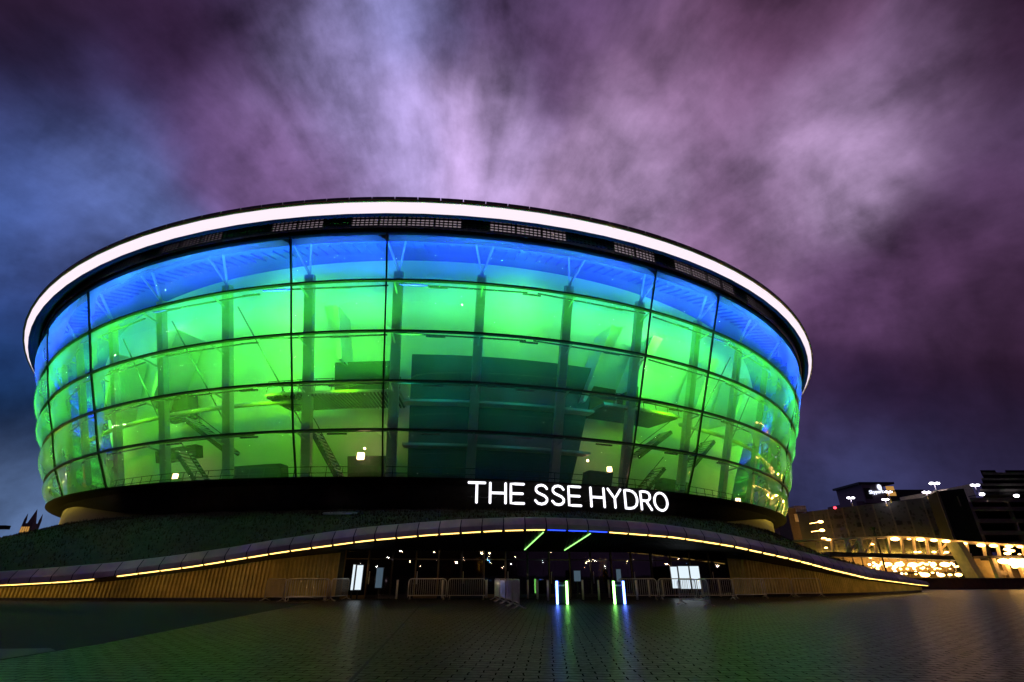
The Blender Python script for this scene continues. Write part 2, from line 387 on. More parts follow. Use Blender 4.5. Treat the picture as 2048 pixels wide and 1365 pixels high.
# crown: gasket, louvre band, lit band, parapet
lathe('crown_gasket', lambda th: [ring(59.1, th, lvh(0, th) - .02), ring(59.35, th, lvh(0, th) + .0), ring(59.4, th, lvh(0, th) + .40)], M['mattblack'])
lathe('louvre_sill', lambda th: [ring(59.4, th, lvh(0, th) + .40), ring(59.5, th, lvh(0, th) + .42), ring(59.42, th, lvh(0, th) + .58), ring(59.25, th, lvh(0, th) + .6)], M['lip'])
def crownl(th): return rimh(th) - 1.22
lathe('louvre_backing', lambda th: [ring(59.2, th, lvh(0, th) + .55), ring(59.2, th, crownl(th) + .87), ring(60.12, th, crownl(th) + .25)], M['mattblack'])
E_['glint_panel'] = emit('louvre_glint', (1.0, .80, .92), .34)  # glow that stands in for reflections on the louvres
def louz(th, f): return lerp(lvh(0, th) + .62, crownl(th) + .8, f)
for s in range(-22, 22):
    m = MB(); d0 = s * 2.25
    for f in (.0, .22, .44, .66, .88):
        m.bar(ring(59.42, R_(d0 + .06), louz(R_(d0), f)), ring(59.42, R_(d0 + 2.19), louz(R_(d0 + 2.2), f)), .08, .13)
    for q in (.02, .4, .75, 1.12, 1.48, 1.85, 2.23):
        m.bar(ring(59.44, R_(d0 + q), louz(R_(d0), 0)), ring(59.44, R_(d0 + q), louz(R_(d0), .98)), .10, .06)
    lp = m.build('louvre_panel', M['louvre'], arena)
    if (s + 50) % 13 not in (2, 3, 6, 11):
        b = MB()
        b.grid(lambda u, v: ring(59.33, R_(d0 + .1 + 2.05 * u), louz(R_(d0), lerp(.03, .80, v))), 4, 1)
        b.build('glint_panel', E_['glint_panel'], lp)
lathe('crown_lip', lambda th: [ring(60.12, th, crownl(th) + .25), ring(60.2, th, crownl(th) - .02), ring(60.5, th, crownl(th) + .10)], M['mattblack'])
lathe('rim_light', lambda th: [ring(60.52, th, crownl(th) + .10), ring(61.05, th, rimh(th) - .42)], E_['rim'])
lathe('parapet_flashing', lambda th: [ring(61.07, th, rimh(th) - .42), ring(61.24, th, rimh(th) - .38), ring(61.24, th, rimh(th) - .29), ring(61.1, th, rimh(th) - .29)], M['gold'])
for s in range(-32, 32):
    d0 = s * 1.75
    MB().grid(lambda u, v: [ring(61.14, R_(lerp(d0 + .03, d0 + 1.72, u)), rimh(R_(d0 + 1.75 * u)) - .29), ring(61.2, R_(lerp(d0 + .03, d0 + 1.72, u)), rimh(R_(d0 + 1.75 * u))), ring(60.2, R_(lerp(d0 + .03, d0 + 1.72, u)), rimh(R_(d0 + 1.75 * u)) + .02)][int(round(v * 2))], 3, 2).build('parapet_panel', M['steelgrey'], arena)
lathe('roof', lambda th: [ring(60.4, th, rimh(th) - .15), ring(45, th, rimh(th) + 1.5), ring(20, th, rimh(th) + 3), ring(.5, th, 30)], M['steelgrey'], step=6)

# ---- inside the glazed gallery
def wall_off(t): return 6.2 + .25 * t
def wallpt(u, v):
    if v < .5 / 12: return surf(0, R_(lerp(-85, 90, u)), 6.25) + V((0, 0, 2.3))
    w = (v * 12 - 1) / 11; return surf(5 * w, R_(lerp(-85, 90, u)), wall_off(5 * w))
MB().grid(wallpt, 90, 12).build('inner_wall', M['white'], arena, smooth=True)
MB().grid(lambda u, v: surf(.10, R_(lerp(-85, 90, u)), lerp(.4, 7.5, v)) + V((0, 0, 2.5 * v)), 70, 3).build('gallery_ceiling', M['blueglow'], arena, smooth=True)
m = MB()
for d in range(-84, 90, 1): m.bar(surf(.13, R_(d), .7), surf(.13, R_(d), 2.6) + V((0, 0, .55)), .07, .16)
m.build('ceiling_ribs', M['blueglow'], arena)
MB().grid(lambda u, v: [surf(5, R_(lerp(-85, 90, u)), .2) + V((0, 0, -.05)), surf(5, R_(lerp(-85, 90, u)), 8.5) + V((0, 0, -.05))][int(round(v))], 70, 1).build('gallery_floor', M['darkconc'], arena)
COLS = [-61, -53.5, -45.5, -37, -29.2, -21.3, -13.2, -5.3, 2.0, 10.2, 18.0, 26.0, 34, 42, 50, 58, 66]
for d in COLS:
    th = R_(d); m = MB(); p0 = surf(5, th, 1.7); p1 = surf(.55, th, 1.9)
    tdir = EX * cos(th) - EY * sin(th)
    m.bar(p0, p1, .78, .5, up=ring(1, th, 0) - CEN)
    for sg in (-1, 1): m.bar(p1, surf(.08, th, .5) + tdir * (.75 * sg), .16, .16)
    m.build('gallery_column', M['column'], arena)
    m = MB()
    for k in range(1, 5): m.bar(surf(k, th, .1), surf(k + .06, th, 1.6), .11, .11)
    m.build('column_bracket', M['column'], arena)
for d0, d1 in [(-28.7, -21.8), (-20.8, -14), (-36.5, -29.7), (27, 33.6), (35, 41.5), (-44.5, -38), (43, 49.5)]:
    s0 = (d0, d1) if d0 < 0 else (d1, d0)
    MB().tube([surf(.95, R_(s0[0]), 2.6), surf(3.7, R_(s0[1]), 2.8)], .06, 6).build('tie_rod', M['steelgrey'], arena)
def block(name, d0, d1, t0, t1, off, m, thick=1.6, skew=0.0):
    n = 8
    fr = lambda u, v, o: surf(lerp(t0, t1, v), R_(lerp(d0, d1 + skew * (.5 - v), u)), o)
    b = MB(); b.grid(lambda u, v: fr(u, v, off), n, 3); b.grid(lambda u, v: fr(u, v, off + thick), n, 3)
    for v in (0, 1): b.grid(lambda u, w: fr(u, v, off + thick * w), n, 1)
    for u in (0, 1): b.grid(lambda v, w: fr(u, v, off + thick * w), 3, 1)
    return b.build(name, m, arena)
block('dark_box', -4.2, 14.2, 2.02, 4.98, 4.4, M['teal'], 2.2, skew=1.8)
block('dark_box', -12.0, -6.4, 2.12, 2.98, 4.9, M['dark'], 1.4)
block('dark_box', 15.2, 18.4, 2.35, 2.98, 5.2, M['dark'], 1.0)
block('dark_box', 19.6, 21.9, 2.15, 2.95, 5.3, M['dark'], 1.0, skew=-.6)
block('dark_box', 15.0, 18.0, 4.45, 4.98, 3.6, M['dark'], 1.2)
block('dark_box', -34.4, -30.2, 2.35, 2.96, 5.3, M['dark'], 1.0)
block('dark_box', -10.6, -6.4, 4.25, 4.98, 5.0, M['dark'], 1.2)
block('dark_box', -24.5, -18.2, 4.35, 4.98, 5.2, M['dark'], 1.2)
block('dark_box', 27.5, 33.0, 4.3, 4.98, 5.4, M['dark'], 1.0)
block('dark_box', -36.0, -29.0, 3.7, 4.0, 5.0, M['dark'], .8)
# raking walls of the seating bowl
for d, w, tt in [(-42.5, 2.8, 2.6), (-32.0, 3.2, 2.7), (-11.8, -1.6, 2.2), (14.6, 2.6, 2.9), (20.2, 2.2, 2.4), (30.0, 2.6, 2.7), (38.5, 2.4, 2.6), (46.5, 2.4, 2.8)]:
    a = MB()
    def rk(u, v, o): return surf(lerp(1.05, tt, v), R_(d + w * (.5 - v) + u), o)
    for o in (3.4, 6.3): a.grid(lambda u, v: rk(u * 1.1 * (1.3 - v), v, o), 2, 4)
    for u in (0, 1): a.grid(lambda v, q: rk(u * 1.1 * (1.3 - v), v, lerp(3.4, 6.3, q)), 4, 1)
    a.build('raking_wall', M['white'], arena)
# walkways with slatted undersides and railings
for d0, d1, t in [(-17.2, -4.8, 3.0), (14.8, 24.6, 3.0), (-85, 90, 4.98), (-4.6, 14.6, 3.1), (-4.6, 14.6, 4.06)]:
    n = max(2, int((d1 - d0) / 1.5)); big = d1 - d0 > 40
    if not big:
        top = MB(); dep = 4.2 if t == 3.0 else 1.2; o0 = 1.9 if t == 3.0 else 3.2
        for zz in (0, -.22): top.grid(lambda u, v: surf(t, R_(lerp(d0, d1, u)), lerp(o0, o0 + dep, v)) + V((0, 0, zz)), n, 1)
        top.grid(lambda u, v: surf(t, R_(lerp(d0, d1, u)), o0) + V((0, 0, -.22 * v)), n, 1)
        top.build('walkway', M['column'], arena)
        if t == 3.0:
            s = MB()
            for i in range(int((d1 - d0) * 3)):
                d = d0 + (i + .5) / 3; s.bar(surf(t, R_(d), 2.0) + V((0, 0, -.3)), surf(t, R_(d), 6.0) + V((0, 0, -.3)), .1, .16)
            s.build('walkway_slats', M['dark'], arena)
    if t == 3.0 or big:
        r = MB(); o = 1.0 if big else 2.0; ds = [lerp(d0, d1, i / (n * 1)) for i in range(n + 1)]
        for zz in (1.1, .6): r.tube([surf(t, R_(d), o) + V((0, 0, zz)) for d in ds], .035, 5)
        for d in ds: r.tube([surf(t, R_(d), o), surf(t, R_(d), o) + V((0, 0, 1.1))], .035, 5)
        r.build('railing', M['dark'], arena)
MB().tube([surf(3.12, R_(d), 2.9) for d in range(-50, -13, 2)], .22, 8).build('gallery_beam', M['column'], arena, smooth=True)
MB().tube([surf(3.12, R_(d), 2.9) for d in range(26, 60, 2)], .22, 8).build('gallery_beam', M['column'], arena, smooth=True)
def stair(d0, t0, d1, t1, off, width=1.5):
    p0 = surf(t0, R_(d0), off); p1 = surf(t1, R_(d1), off); s = MB(); back = (CEN - p0); back.z = 0; back.normalize()
    n = int(abs(p1.z - p0.z) / .30)
    for i in range(n + 1):
        c = p0.lerp(p1, i / n); s.bar(c, c + back * width, .32, .07)
    st = s.build('staircase', M['column'], arena)
    g = MB()
    for o in (0, width): g.bar(p0 + back * o + V((0, 0, -.1)), p1 + back * o + V((0, 0, -.1)), .08, .36)
    g.build('stringer', M['dark'], st)
    g = MB()
    g.tube([p0 + V((0, 0, 1.0)), p1 + V((0, 0, 1.0))], .04, 5)
    g.build('handrail', M['dark'], st)
stair(-28.6, 3.15, -23.2, 4.05, 3.6); stair(-29.5, 3.95, -26.8, 4.9, 3.4); stair(-13.3, 3.75, -10.6, 4.9, 3.0); stair(25.6, 3.25, 21.0, 4.0, 3.6); stair(24.5, 4.2, 21.8, 4.95, 3.0); stair(34, 3.2, 30, 4.0, 3.6)
# warm bulkhead lamps inside
for px, py, th, t, s in [(703, 893, -8.9, 4.30, .55), (265, 928, -31.5, 4.52, .45), (1273, 921, 17.9, 4.35, .42), (1561, 985, 46, 4.5, .5), (1204, 902, 15.0, 4.2, .16), (701, 873, -8.5, 4.13, .12)]:
    c = surf(t, R_(th), 4.2)
    MB().hexa([c + V((-s / 2, -.12, -s / 2)), c + V((s / 2, -.12, -s / 2)), c + V((s / 2, .12, -s / 2)), c + V((-s / 2, .12, -s / 2))],
              [c + V((-s / 2, -.12, s / 2)), c + V((s / 2, -.12, s / 2)), c + V((s / 2, .12, s / 2)), c + V((-s / 2, .12, s / 2))]).build('bulkhead_lamp', E_['amber'], arena)
# coloured floodlights along the ring beams: housing mesh plus its lamp
flood = MB()
def area(name, p, target, sx, sy, col, power, spread=130):
    L = bpy.data.lights.new(name, 'AREA'); L.shape = 'RECTANGLE'; L.size = sx; L.size_y = sy; L.color = col; L.energy = power; L.spread = R_(spread)
    o = bpy.data.objects.new(name, L); COL.objects.link(o)
    d = (V(target) - V(p)).normalized(); z = -d; x = V((0, 0, 1)).cross(z).normalized(); y = z.cross(x)
    mt = Matrix((x, y, z)).transposed().to_4x4(); mt.translation = V(p) - CEN
    o.parent = arena; o.matrix_basis = mt
    return o
SPR = 84
PB, PG, PL = 90, 265, 125
for i in range(21):
    d = -81.7 + 8 * i; th = R_(d); mid = -4 < d < 15; jit = [.6, 1.5, .8, 1.8, 1.0][i % 5]
    for nm, t, o, tt, to, col, pw in [('blue_floodlight', .90, .5, .14, 4.0, (.0, .06, 1.0), PB), ('green_floodlight', 1.06, .5, .6, 6.4, (.10, 1.0, .06), PG * jit),
                                      ('green_floodlight', 2.05, .5, 1.95, 6.4, (.09, 1.0, .06), PG * (.10 if mid else .6 * jit)),
                                      ('teal_floodlight' if mid else 'lime_floodlight', 3.05, .5, 2.9, 6.4, (.0, .7, .48) if mid else (.19, 1.0, .0), PL * (.16 if mid else .62 * jit)),
                                      ('teal_floodlight' if mid else 'lime_floodlight', 4.05, .5, 3.9, 6.4, (.0, .5, .5) if mid else (.32, 1.0, .0), PL * (.05 if mid else .085 * jit))]:
        p = surf(t, th, o); area(nm, p, surf(tt, th, to), 1.6, .3, col, pw)
        q = p + (p - surf(tt, th, to)).normalized() * .09
        tdir = EX * cos(th) - EY * sin(th)
        flood.bar(q - tdir * .8, q + tdir * .8, .14, .12)
# linear colour-change fittings washing the back of each row of cushions
ROWC = [(.02, .06, 1.0), (.05, 1.0, .05), (.06, 1.0, .04), (.20, 1.0, .03), (.20, 1.0, .05)]
ROWP = [1350, 560, 340, 155, 48]
for i in range(15):
    d = -83.5 + 12 * i; th = R_(d); mid = -6 < d < 16; tdir = EX * cos(th) - EY * sin(th)
    for k in range(5):
        c = ROWC[k]; pw = ROWP[k]
        if mid and k > 1: c = (.0, .8, .45); pw *= (1, 1, .28, .2, .2)[k]
        p = surf(k + .93, th, 1.2)
        for dd in (-4.5, -1.5, 1.5, 4.5): area('cushion_washlight', surf(k + .93, R_(d + dd), 1.2), surf(k + .38, R_(d + dd), -.2), 2.7, .25, c, pw / 4, SPR)
        q = p + (p - surf(k + .38, th, -.2)).normalized() * .09
        flood.bar(q - tdir * 5.5, q + tdir * 5.5, .12, .1)
flood.build('floodlight_housing', M['black'], arena)

# ---- illuminated sign letters, rounded strokes set in front of the black shade band
GL = {
 'T': (.80, [[(0, 1), (.8, 1)], [(.4, 1), (.4, 0)]]),
 'H': (.78, [[(0, 0), (0, 1)], [(.78, 0), (.78, 1)], [(0, .5), (.78, .5)]]),
 'E': (.66, [[(.66, 1), (0, 1), (0, 0), (.66, 0)], [(0, .5), (.60, .5)]]),
 'S': (.64, [[(.62, .82), (.52, .95), (.34, 1.0), (.16, .96), (.05, .85), (.04, .71), (.12, .60), (.32, .51), (.52, .42), (.62, .30), (.61, .16), (.51, .05), (.33, 0), (.13, .04), (0, .18)]]),
 'Y': (.78, [[(0, 1), (.39, .48), (.78, 1)], [(.39, .48), (.39, 0)]]),
 'D': (.78, [[(0, 0), (0, 1), (.30, 1), (.52, .95), (.69, .82), (.77, .62), (.78, .5), (.77, .38), (.69, .18), (.52, .05), (.30, 0), (0, 0)]]),
 'R': (.66, [[(0, 0), (0, 1), (.36, 1), (.54, .95), (.63, .84), (.63, .66), (.54, .54), (.36, .48), (0, .48)], [(.34, .48), (.68, 0)]]),
 'O': (.94, [[(.47 + .47 * sin(2 * pi * i / 24), .5 + .5 * cos(2 * pi * i / 24)) for i in range(25)]]),
}
sign = MB(); x = 0; gap = .27; tot = 0
layout = []
for ch in 'THE SSE HYDRO':
    if ch == ' ': x += .34; continue
    layout.append((ch, x)); x += GL[ch][0] + gap
total = x - gap
TH0, TH1 = 1.75, 21.35
for ch, x0 in layout:
    for st in GL[ch][1]:
        pts = []
        for (ax, ay) in st:
            th = R_(lerp(TH0, TH1, (x0 + ax) / total)); pts.append(ring(53.35, th, 6.42 + 1.48 * ay))
        dense = []
        for p, q in zip(pts, pts[1:]):
            for k in range(3): dense.append(p.lerp(q, k / 3))
        dense.append(pts[-1]); sign.tube(dense, .098, 8)
        for p in (pts[0], pts[-1]): sign.ell(p, .098, .098, .098, 8, 6)
sg = sign.build('illuminated_sign', E_['letters'], arena, smooth=True)
br = MB()
for i in range(28):
    th = R_(lerp(TH0 + .3, TH1 - .3, i / 27))
    br.bar(ring(52.6, th, 6.9), ring(53.3, th, 6.9), .05, .05)
br.bar(ring(52.75, R_(TH0), 6.9), ring(52.75, R_(TH1), 6.9), .03, .03)
br.build('sign_bracket', M['black'], sg)

# ---- podium: coping, light strips, ribbed walls, canopy soffit, entrance
FA = catmull([(-60, 32.5, 0), (-50, 31.5, 0), (-28, 29.8, 0), (-14, 29.2, 0), (-5, 28.6, 0), (2, 28.5, 0), (10, 30, 0), (15, 32.2, 0), (20, 35, 0), (26, 39.3, 0), (35.2, 46.3, 0)], 30)
TOPT = [(-60, .35), (-45, .8), (-28, 1.5), (-25, 1.7), (-21.6, 1.95), (-18.9, 2.25), (-15.75, 2.67), (-13.2, 3.07), (-10.4, 3.44), (-8, 3.71), (-5.4, 3.91), (-3, 4.07), (.4, 4.17), (1.45, 4.18), (3.8, 4.14), (5.9, 4.09), (8.2, 3.97), (11.3, 3.66), (14.3, 3.33), (17.8, 2.81), (23, 2.15), (29.6, 1.5), (34.8, .85), (37.3, .62)]
BOTT = [(-60, .1), (-45, .35), (-27.5, .84), (-24.2, 1.0), (-22.3, 1.16), (-21.2, 1.3), (-17.6, 1.72), (-15.5, 2.03), (-12.9, 2.42), (-11.85, 2.56), (-8, 3.02), (-4.4, 3.31), (-.8, 3.5), (1.6, 3.56), (4.85, 3.5), (9.1, 3.27), (13.1, 2.85), (17.3, 2.27), (21.2, 1.66), (25.6, 1.12), (33.4, .62), (37.3, .42)]
cum = [0]
for p, q in zip(FA, FA[1:]): cum.append(cum[-1] + (q - p).length)
def fpos(s):
    s = min(max(s, 0), cum[-1]); lo = 0
    import bisect
    i = min(max(bisect.bisect_right(cum, s) - 1, 0), len(FA) - 2); f = (s - cum[i]) / (cum[i + 1] - cum[i])
    p = FA[i].lerp(FA[i + 1], f); j0 = max(i - 3, 0); j1 = min(i + 4, len(FA) - 1); d = (FA[j1] - FA[j0]).normalized()
    return p, d, V((-d.y, d.x, 0))           # inward normal (away from the camera)
def fz(x): return interp(x, TOPT), interp(x, BOTT)
def fx2s(x):
    lo, hi = 0, cum[-1]
    for _ in range(40):
        mid = (lo + hi) / 2
        if fpos(mid)[0].x < x: lo = mid
        else: hi = mid
    return lo
pitch = 1.17; s = fx2s(-46); i = 0; SEG = []
while s < cum[-1] - .1:
    SEG.append((s, min(s + pitch, cum[-1]))); s += pitch
def coping_prof(s):
    p, d, n = fpos(s); zt, zb = fz(p.x); H = zt - zb
    return [p + V((0, 0, zb)) + n * .55, p + V((0, 0, zb)) + n * .04, p + V((0, 0, zb)), p + V((0, 0, zb + H * .38)), p + n * (H * .42) + V((0, 0, zt - .02)), p + n * (H * .42 + .06) + V((0, 0, zt)), p + n * (H * .42 + .55) + V((0, 0, zt + .02))]
for j, (a, b) in enumerate(SEG):
    xm = fpos((a + b) / 2)[0].x
    MB().grid(lambda u, v: coping_prof(lerp(a + .028, b - .028, u))[int(round(v * 6))], 2, 6).build('coping_stone', M['stone'], arena)
MB().grid(lambda u, v: [q + fpos(lerp(SEG[0][0], SEG[-1][1], u))[2] * .05 + V((0, 0, -.0 if v < .2 else -.03)) for q in coping_prof(lerp(SEG[0][0], SEG[-1][1], u))][int(round(v * 6))], 150, 6).build('coping_backing', M['joint'], arena)
for j, (a, b) in enumerate(SEG):
    xm = fpos((a + b) / 2)[0].x; pxm = 1024 + F_PX * xm / (fpos((a + b) / 2)[0].y * cos(TILT) + (fz(xm)[1] - EYE) * sin(TILT))
    if 203 < pxm < 243: continue
    m = E_['blue'] if 1084 < pxm < 1206 else E_['warm']
    st = MB(); gp_ = .09 if xm < 12 else .16; A0, _, n0 = fpos(a + gp_); A1, _, n1 = fpos(b - gp_); z0 = fz(A0.x)[1]; z1 = fz(A1.x)[1]
    th_ = .066 if xm < 26 else .05
    lo = [A0 + n0 * .10 + V((0, 0, z0 - th_)), A1 + n1 * .10 + V((0, 0, z1 - th_)), A1 + n1 * .24 + V((0, 0, z1 - th_)), A0 + n0 * .24 + V((0, 0, z0 - th_))]
    hi = [A0 + n0 * .06 + V((0, 0, z0 - .012)), A1 + n1 * .06 + V((0, 0, z1 - .012)), A1 + n1 * .24 + V((0, 0, z1 - .012)), A0 + n0 * .24 + V((0, 0, z0 - .012))]
    st.hexa(lo, hi); st.build('light_strip', m, arena)
# walls
LW = [V((-60, 33.6, 0)), V((-50, 32.6, 0)), V((-28.5, 31.0, 0)), V((-20.4, 31.15, 0)), V((-13.9, 31.4, 0)), V((-10.2, 32.9, 0))]
RW = [V((15.0, 37.6, 0)), V((15.9, 37.0, 0)), V((21.0, 38.0, 0)), V((26.3, 40.9, 0)), V((35.3, 47.6, 0))]
def fascia_y(x): return fpos(fx2s(x))[0].y
def ribbed(pts, name):
    base = MB(); ribs = MB(); plinth = MB(); L = [0]
    for p, q in zip(pts, pts[1:]): L.append(L[-1] + (q - p).length)
    def pos(s):
        for i in range(len(pts) - 1):
            if s <= L[i + 1] or i == len(pts) - 2:
                f = (s - L[i]) / (L[i + 1] - L[i]); p = pts[i].lerp(pts[i + 1], f); d = (pts[i + 1] - pts[i]).normalized(); return p, d, V((-d.y, d.x, 0))
    def topz(p):
        zb = fz(p.x)[1]; dy = p.y - fascia_y(p.x); return max(.12, zb - .14 - .02 * max(0, dy - 1))
    n = int(L[-1] / .5)
    base.grid(lambda u, v: pos(u * L[-1])[0] + V((0, 0, lerp(0, topz(pos(u * L[-1])[0]) + .3, v))), n, 1)
    w = base.build(name, M['dark'], arena)
    cols = []; s = .06
    while s < L[-1] - .25:
        for ds, dep in ((0, .0), (.004, .17), (.10, .17), (.104, .0)):
            p, d, nn = pos(s + ds); cols.append((p - nn * (.02 + dep), topz(p)))
        s += .22
    ribs.grid(lambda u, v: cols[int(round(u * (len(cols) - 1)))][0] + V((0, 0, lerp(.15, cols[int(round(u * (len(cols) - 1)))][1], v))), len(cols) - 1, 1)
    ribs.build('ribbed_cladding', M['ribs'], w)
    s = 0
    for k in range(int(L[-1] / 2)):
        a = pos(k * 2)[0]; b = pos(min(k * 2 + 2, L[-1]))[0]; nn = pos(k * 2 + .1)[2]
        plinth.bar(a - nn * .09 + V((0, 0, .07)), b - nn * .09 + V((0, 0, .07)), .16, .14)
    plinth.build('plinth', M['black'], w)
ribbed(LW, 'ribbed_wall'); ribbed(RW, 'ribbed_wall')
# soffit between the light strips and the wall heads
DP0, DP1 = V((-10.2, 32.9, 0)), V((15.0, 37.6, 0)); HEAD = 2.72
def back_pt(x):
    for P in (LW, RW):
        for p, q in zip(P, P[1:]):
            if p.x <= x <= q.x and not (P is RW and x < 15.9): return p.lerp(q, (x - p.x) / (q.x - p.x)), None
    f = (x - DP0.x) / (DP1.x - DP0.x); return DP0.lerp(DP1, f), HEAD
def soff(u, v):
    x = lerp(-55, 34.8, u); p, d, n = fpos(fx2s(x)); f = p + n * .26 + V((0, 0, fz(p.x)[1] - .02))
    b, h = back_pt(x)
    hb = min(HEAD, fz(x)[1] - .05) if h is None else HEAD
    if h is None: hb = fz(x)[1] - .16
    k = 1.0
    b = b + V((0, .12, hb)); 
    return f.lerp(b, v)
MB().grid(soff, 160, 3).build('canopy_soffit', M['soffit'], arena)
sl = MB()
for i in range(150):
    x = lerp(-10, 15.5, i / 149); u = (x + 55) / 89.8
    a = soff(u, .04) + V((0, 0, -.03)); b = soff(u, .98) + V((0, 0, -.03)); sl.bar(a, b, .06, .05)
sl.build('soffit_slats', M['soffit'], arena)
# green light lines on the soffit
for (p0, p1) in [((1086, 1068), (1049, 1103)), ((1180, 1070), (1129, 1105))]:
    xs = []
    for (px, py), v in ((p0, .05), (p1, .86)):
        best = min(((abs((1024 + F_PX * q.x / (q.y * cos(TILT) + (q.z - EYE) * sin(TILT))) - px), q) for q in (soff(i / 2000, v) for i in range(2001))), key=lambda t: t[0])[1]
        xs.append(best + V((0, 0, -.075)))
    MB().bar(xs[0], xs[1], .045, .04).build('ceiling_light_line', E_['gline'], arena)
# entrance doors
ddir = (DP1 - DP0).normalized(); dn = V((-ddir.y, ddir.x, 0)); DL = (DP1 - DP0).length; ND = 18
for i in range(ND):
    a = DP0 + ddir * (DL * i / ND + .02); b = DP0 + ddir * (DL * (i + 1) / ND - .02)
    g = MB(); g.hexa([a + V((0, 0, .03)), b + V((0, 0, .03)), b + dn * .03 + V((0, 0, .03)), a + dn * .03 + V((0, 0, .03))], [a + V((0, 0, HEAD)), b + V((0, 0, HEAD)), b + dn * .03 + V((0, 0, HEAD)), a + dn * .03 + V((0, 0, HEAD))])
    door = g.build('entrance_door', M['glass'], arena)
    f = MB(); fm = a - dn * .02; fb = b - dn * .02
    for q in (a, b): f.bar(q - dn * .03, q - dn * .03 + V((0, 0, HEAD)), .07, .06, up=dn)
    f.bar(a - dn * .03 + V((0, 0, .12)), b - dn * .03 + V((0, 0, .12)), .06, .2); f.bar(a - dn * .03 + V((0, 0, 2.2)), b - dn * .03 + V((0, 0, 2.2)), .06, .06)
    f.build('door_frame', M['bronze'] if i % 3 == 0 else M['black'], door)
    if i % 2:
        h = MB(); c = a.lerp(b, .08) - dn * .1; h.tube([c + V((0, 0, .8)), c + V((0, 0, 1.5))], .018, 6); h.build('door_handle', M['galv'], door)
fo = MB()
B0 = DP0 + dn * 9; B1 = DP1 + dn * 9
fo.quad(B0, B1, B1 + V((0, 0, HEAD + .3)), B0 + V((0, 0, HEAD + .3))); fo.quad(DP0 + V((0, 0, HEAD + .05)) + dn * .1, DP1 + V((0, 0, HEAD + .05)) + dn * .1, B1 + V((0, 0, HEAD + .05)), B0 + V((0, 0, HEAD + .05)))
fo.quad(DP0 + dn * .1, B0, B0 + V((0, 0, HEAD)), DP0 + dn * .1 + V((0, 0, HEAD))); fo.quad(DP1 + dn * .1, B1, B1 + V((0, 0, HEAD)), DP1 + dn * .1 + V((0, 0, HEAD)))
fo.build('foyer', M['dark'], arena)
for px in (964, 1208):
    r = ray(px, 1140); c = r * (38.5 / r.y); c.z = 0
    MB().tube([c, c + V((0, 0, HEAD))], .42, 14).build('foyer_column', M['cream'], arena, smooth=True)
    L = bpy.data.lights.new('foyer_spotlight', 'SPOT'); L.energy = 120; L.color = (1, .65, .12); L.spot_size = R_(70)
    o = bpy.data.objects.new('foyer_spotlight', L); COL.objects.link(o); o.parent = arena; o.location = c + V((-.6, -1.3, 2.5)) - CEN
    dd = (V((.6, 1.3, -1.0))).normalized(); o.rotation_euler = dd.to_track_quat('-Z', 'Y').to_euler()
    MB().tube([c + V((-.6, -1.3, 2.55)), c + V((-.6, -1.3, 2.77))], .06, 8).build('spotlight_housing', M['black'], arena)

# ================================================================== GROUND
def structure(name, m, mesh, smooth=False, kind='structure'):
    return tag(mesh.build(name, m, None, smooth), kind=kind)
structure('plaza', M['paving'], MB().quad((-1500, -1500, 0), (1500, -1500, 0), (1500, 2500, 0), (-1500, 2500, 0)))
ash = [gp(0, 1322), gp(200, 1289), gp(541, 1222), gp(622, 1207), V((-14, 30.2, 0)), V((-60, 31.5, 0)), V((-60, 8, 0))]
structure('asphalt', M['asphalt'], MB().add([(p.x, p.y, .004) for p in ash], [tuple(range(len(ash)))]))
ks = [gp(0, 1322), gp(113, 1300), gp(100, 1297), gp(0, 1299)]
structure('paving_band', M['kerbstone'], MB().add([(p.x, p.y, .008) for p in [V((-14, 8.9, 0)), gp(0, 1320), gp(112, 1303), gp(100, 1297.5), gp(0, 1299), V((-14, 11.2, 0))]], [(0, 1, 2, 3, 4, 5)]))
ja, jb = gp(838, 1214), gp(690, 1375); jd = (jb - ja).normalized(); jn = V((-jd.y, jd.x, 0)) * .025
structure('paving_joint', M['joint'], MB().add([tuple(p + V((0, 0, .004))) for p in (ja - jn, jb - jn, jb + jn, ja + jn)], [(0, 1, 2, 3)]))

# grass slope from the coping up to the drum
def slope(u, v):
    s = lerp(0, cum[-1], u); p, d, n = fpos(s); zt, zb = fz(p.x); H = zt - zb
    a = p + n * (H * .42 + .5) + V((0, 0, zt - .03))
    th = R_(lerp(-105, 92, u ** .92)); b = ring(51.7, th, 6.0)
    q = a.lerp(b, v); q.z = lerp(a.z, b.z, v ** .92) + .25 * sin(pi * v) * min(1, b.z)
    return q
def slope_n(u, v):
    q = slope(u, v)
    if 0.02 < v < .98: q.z += .10 * (math.sin(q.x * 1.3 + q.y * .7) * math.sin(q.y * 1.1 - q.x * .4))
    return q
structure('grass_bank', M['grass'], MB().grid(slope_n, 160, 24), True)
tuft = MB(); rnd = random.Random(3)
for _ in range(26000):
    u = rnd.uniform(.1, .99); v = rnd.random() ** .8; p = slope_n(u, max(.02, v)); hgt = rnd.uniform(.06, .2); a = rnd.uniform(0, 6.28); w = rnd.uniform(.02, .05)
    dx = cos(a) * w; dy = sin(a) * w
    tuft.add([p + V((-dx, -dy, -.03)), p + V((dx, dy, -.03)), p + V((rnd.uniform(-.08, .08), rnd.uniform(-.08, .08), hgt))], [(0, 1, 2)])
tag(tuft.build('grass', M['grass']), 'short rough grass growing over the sloping podium roof', 'grass', kind='stuff')

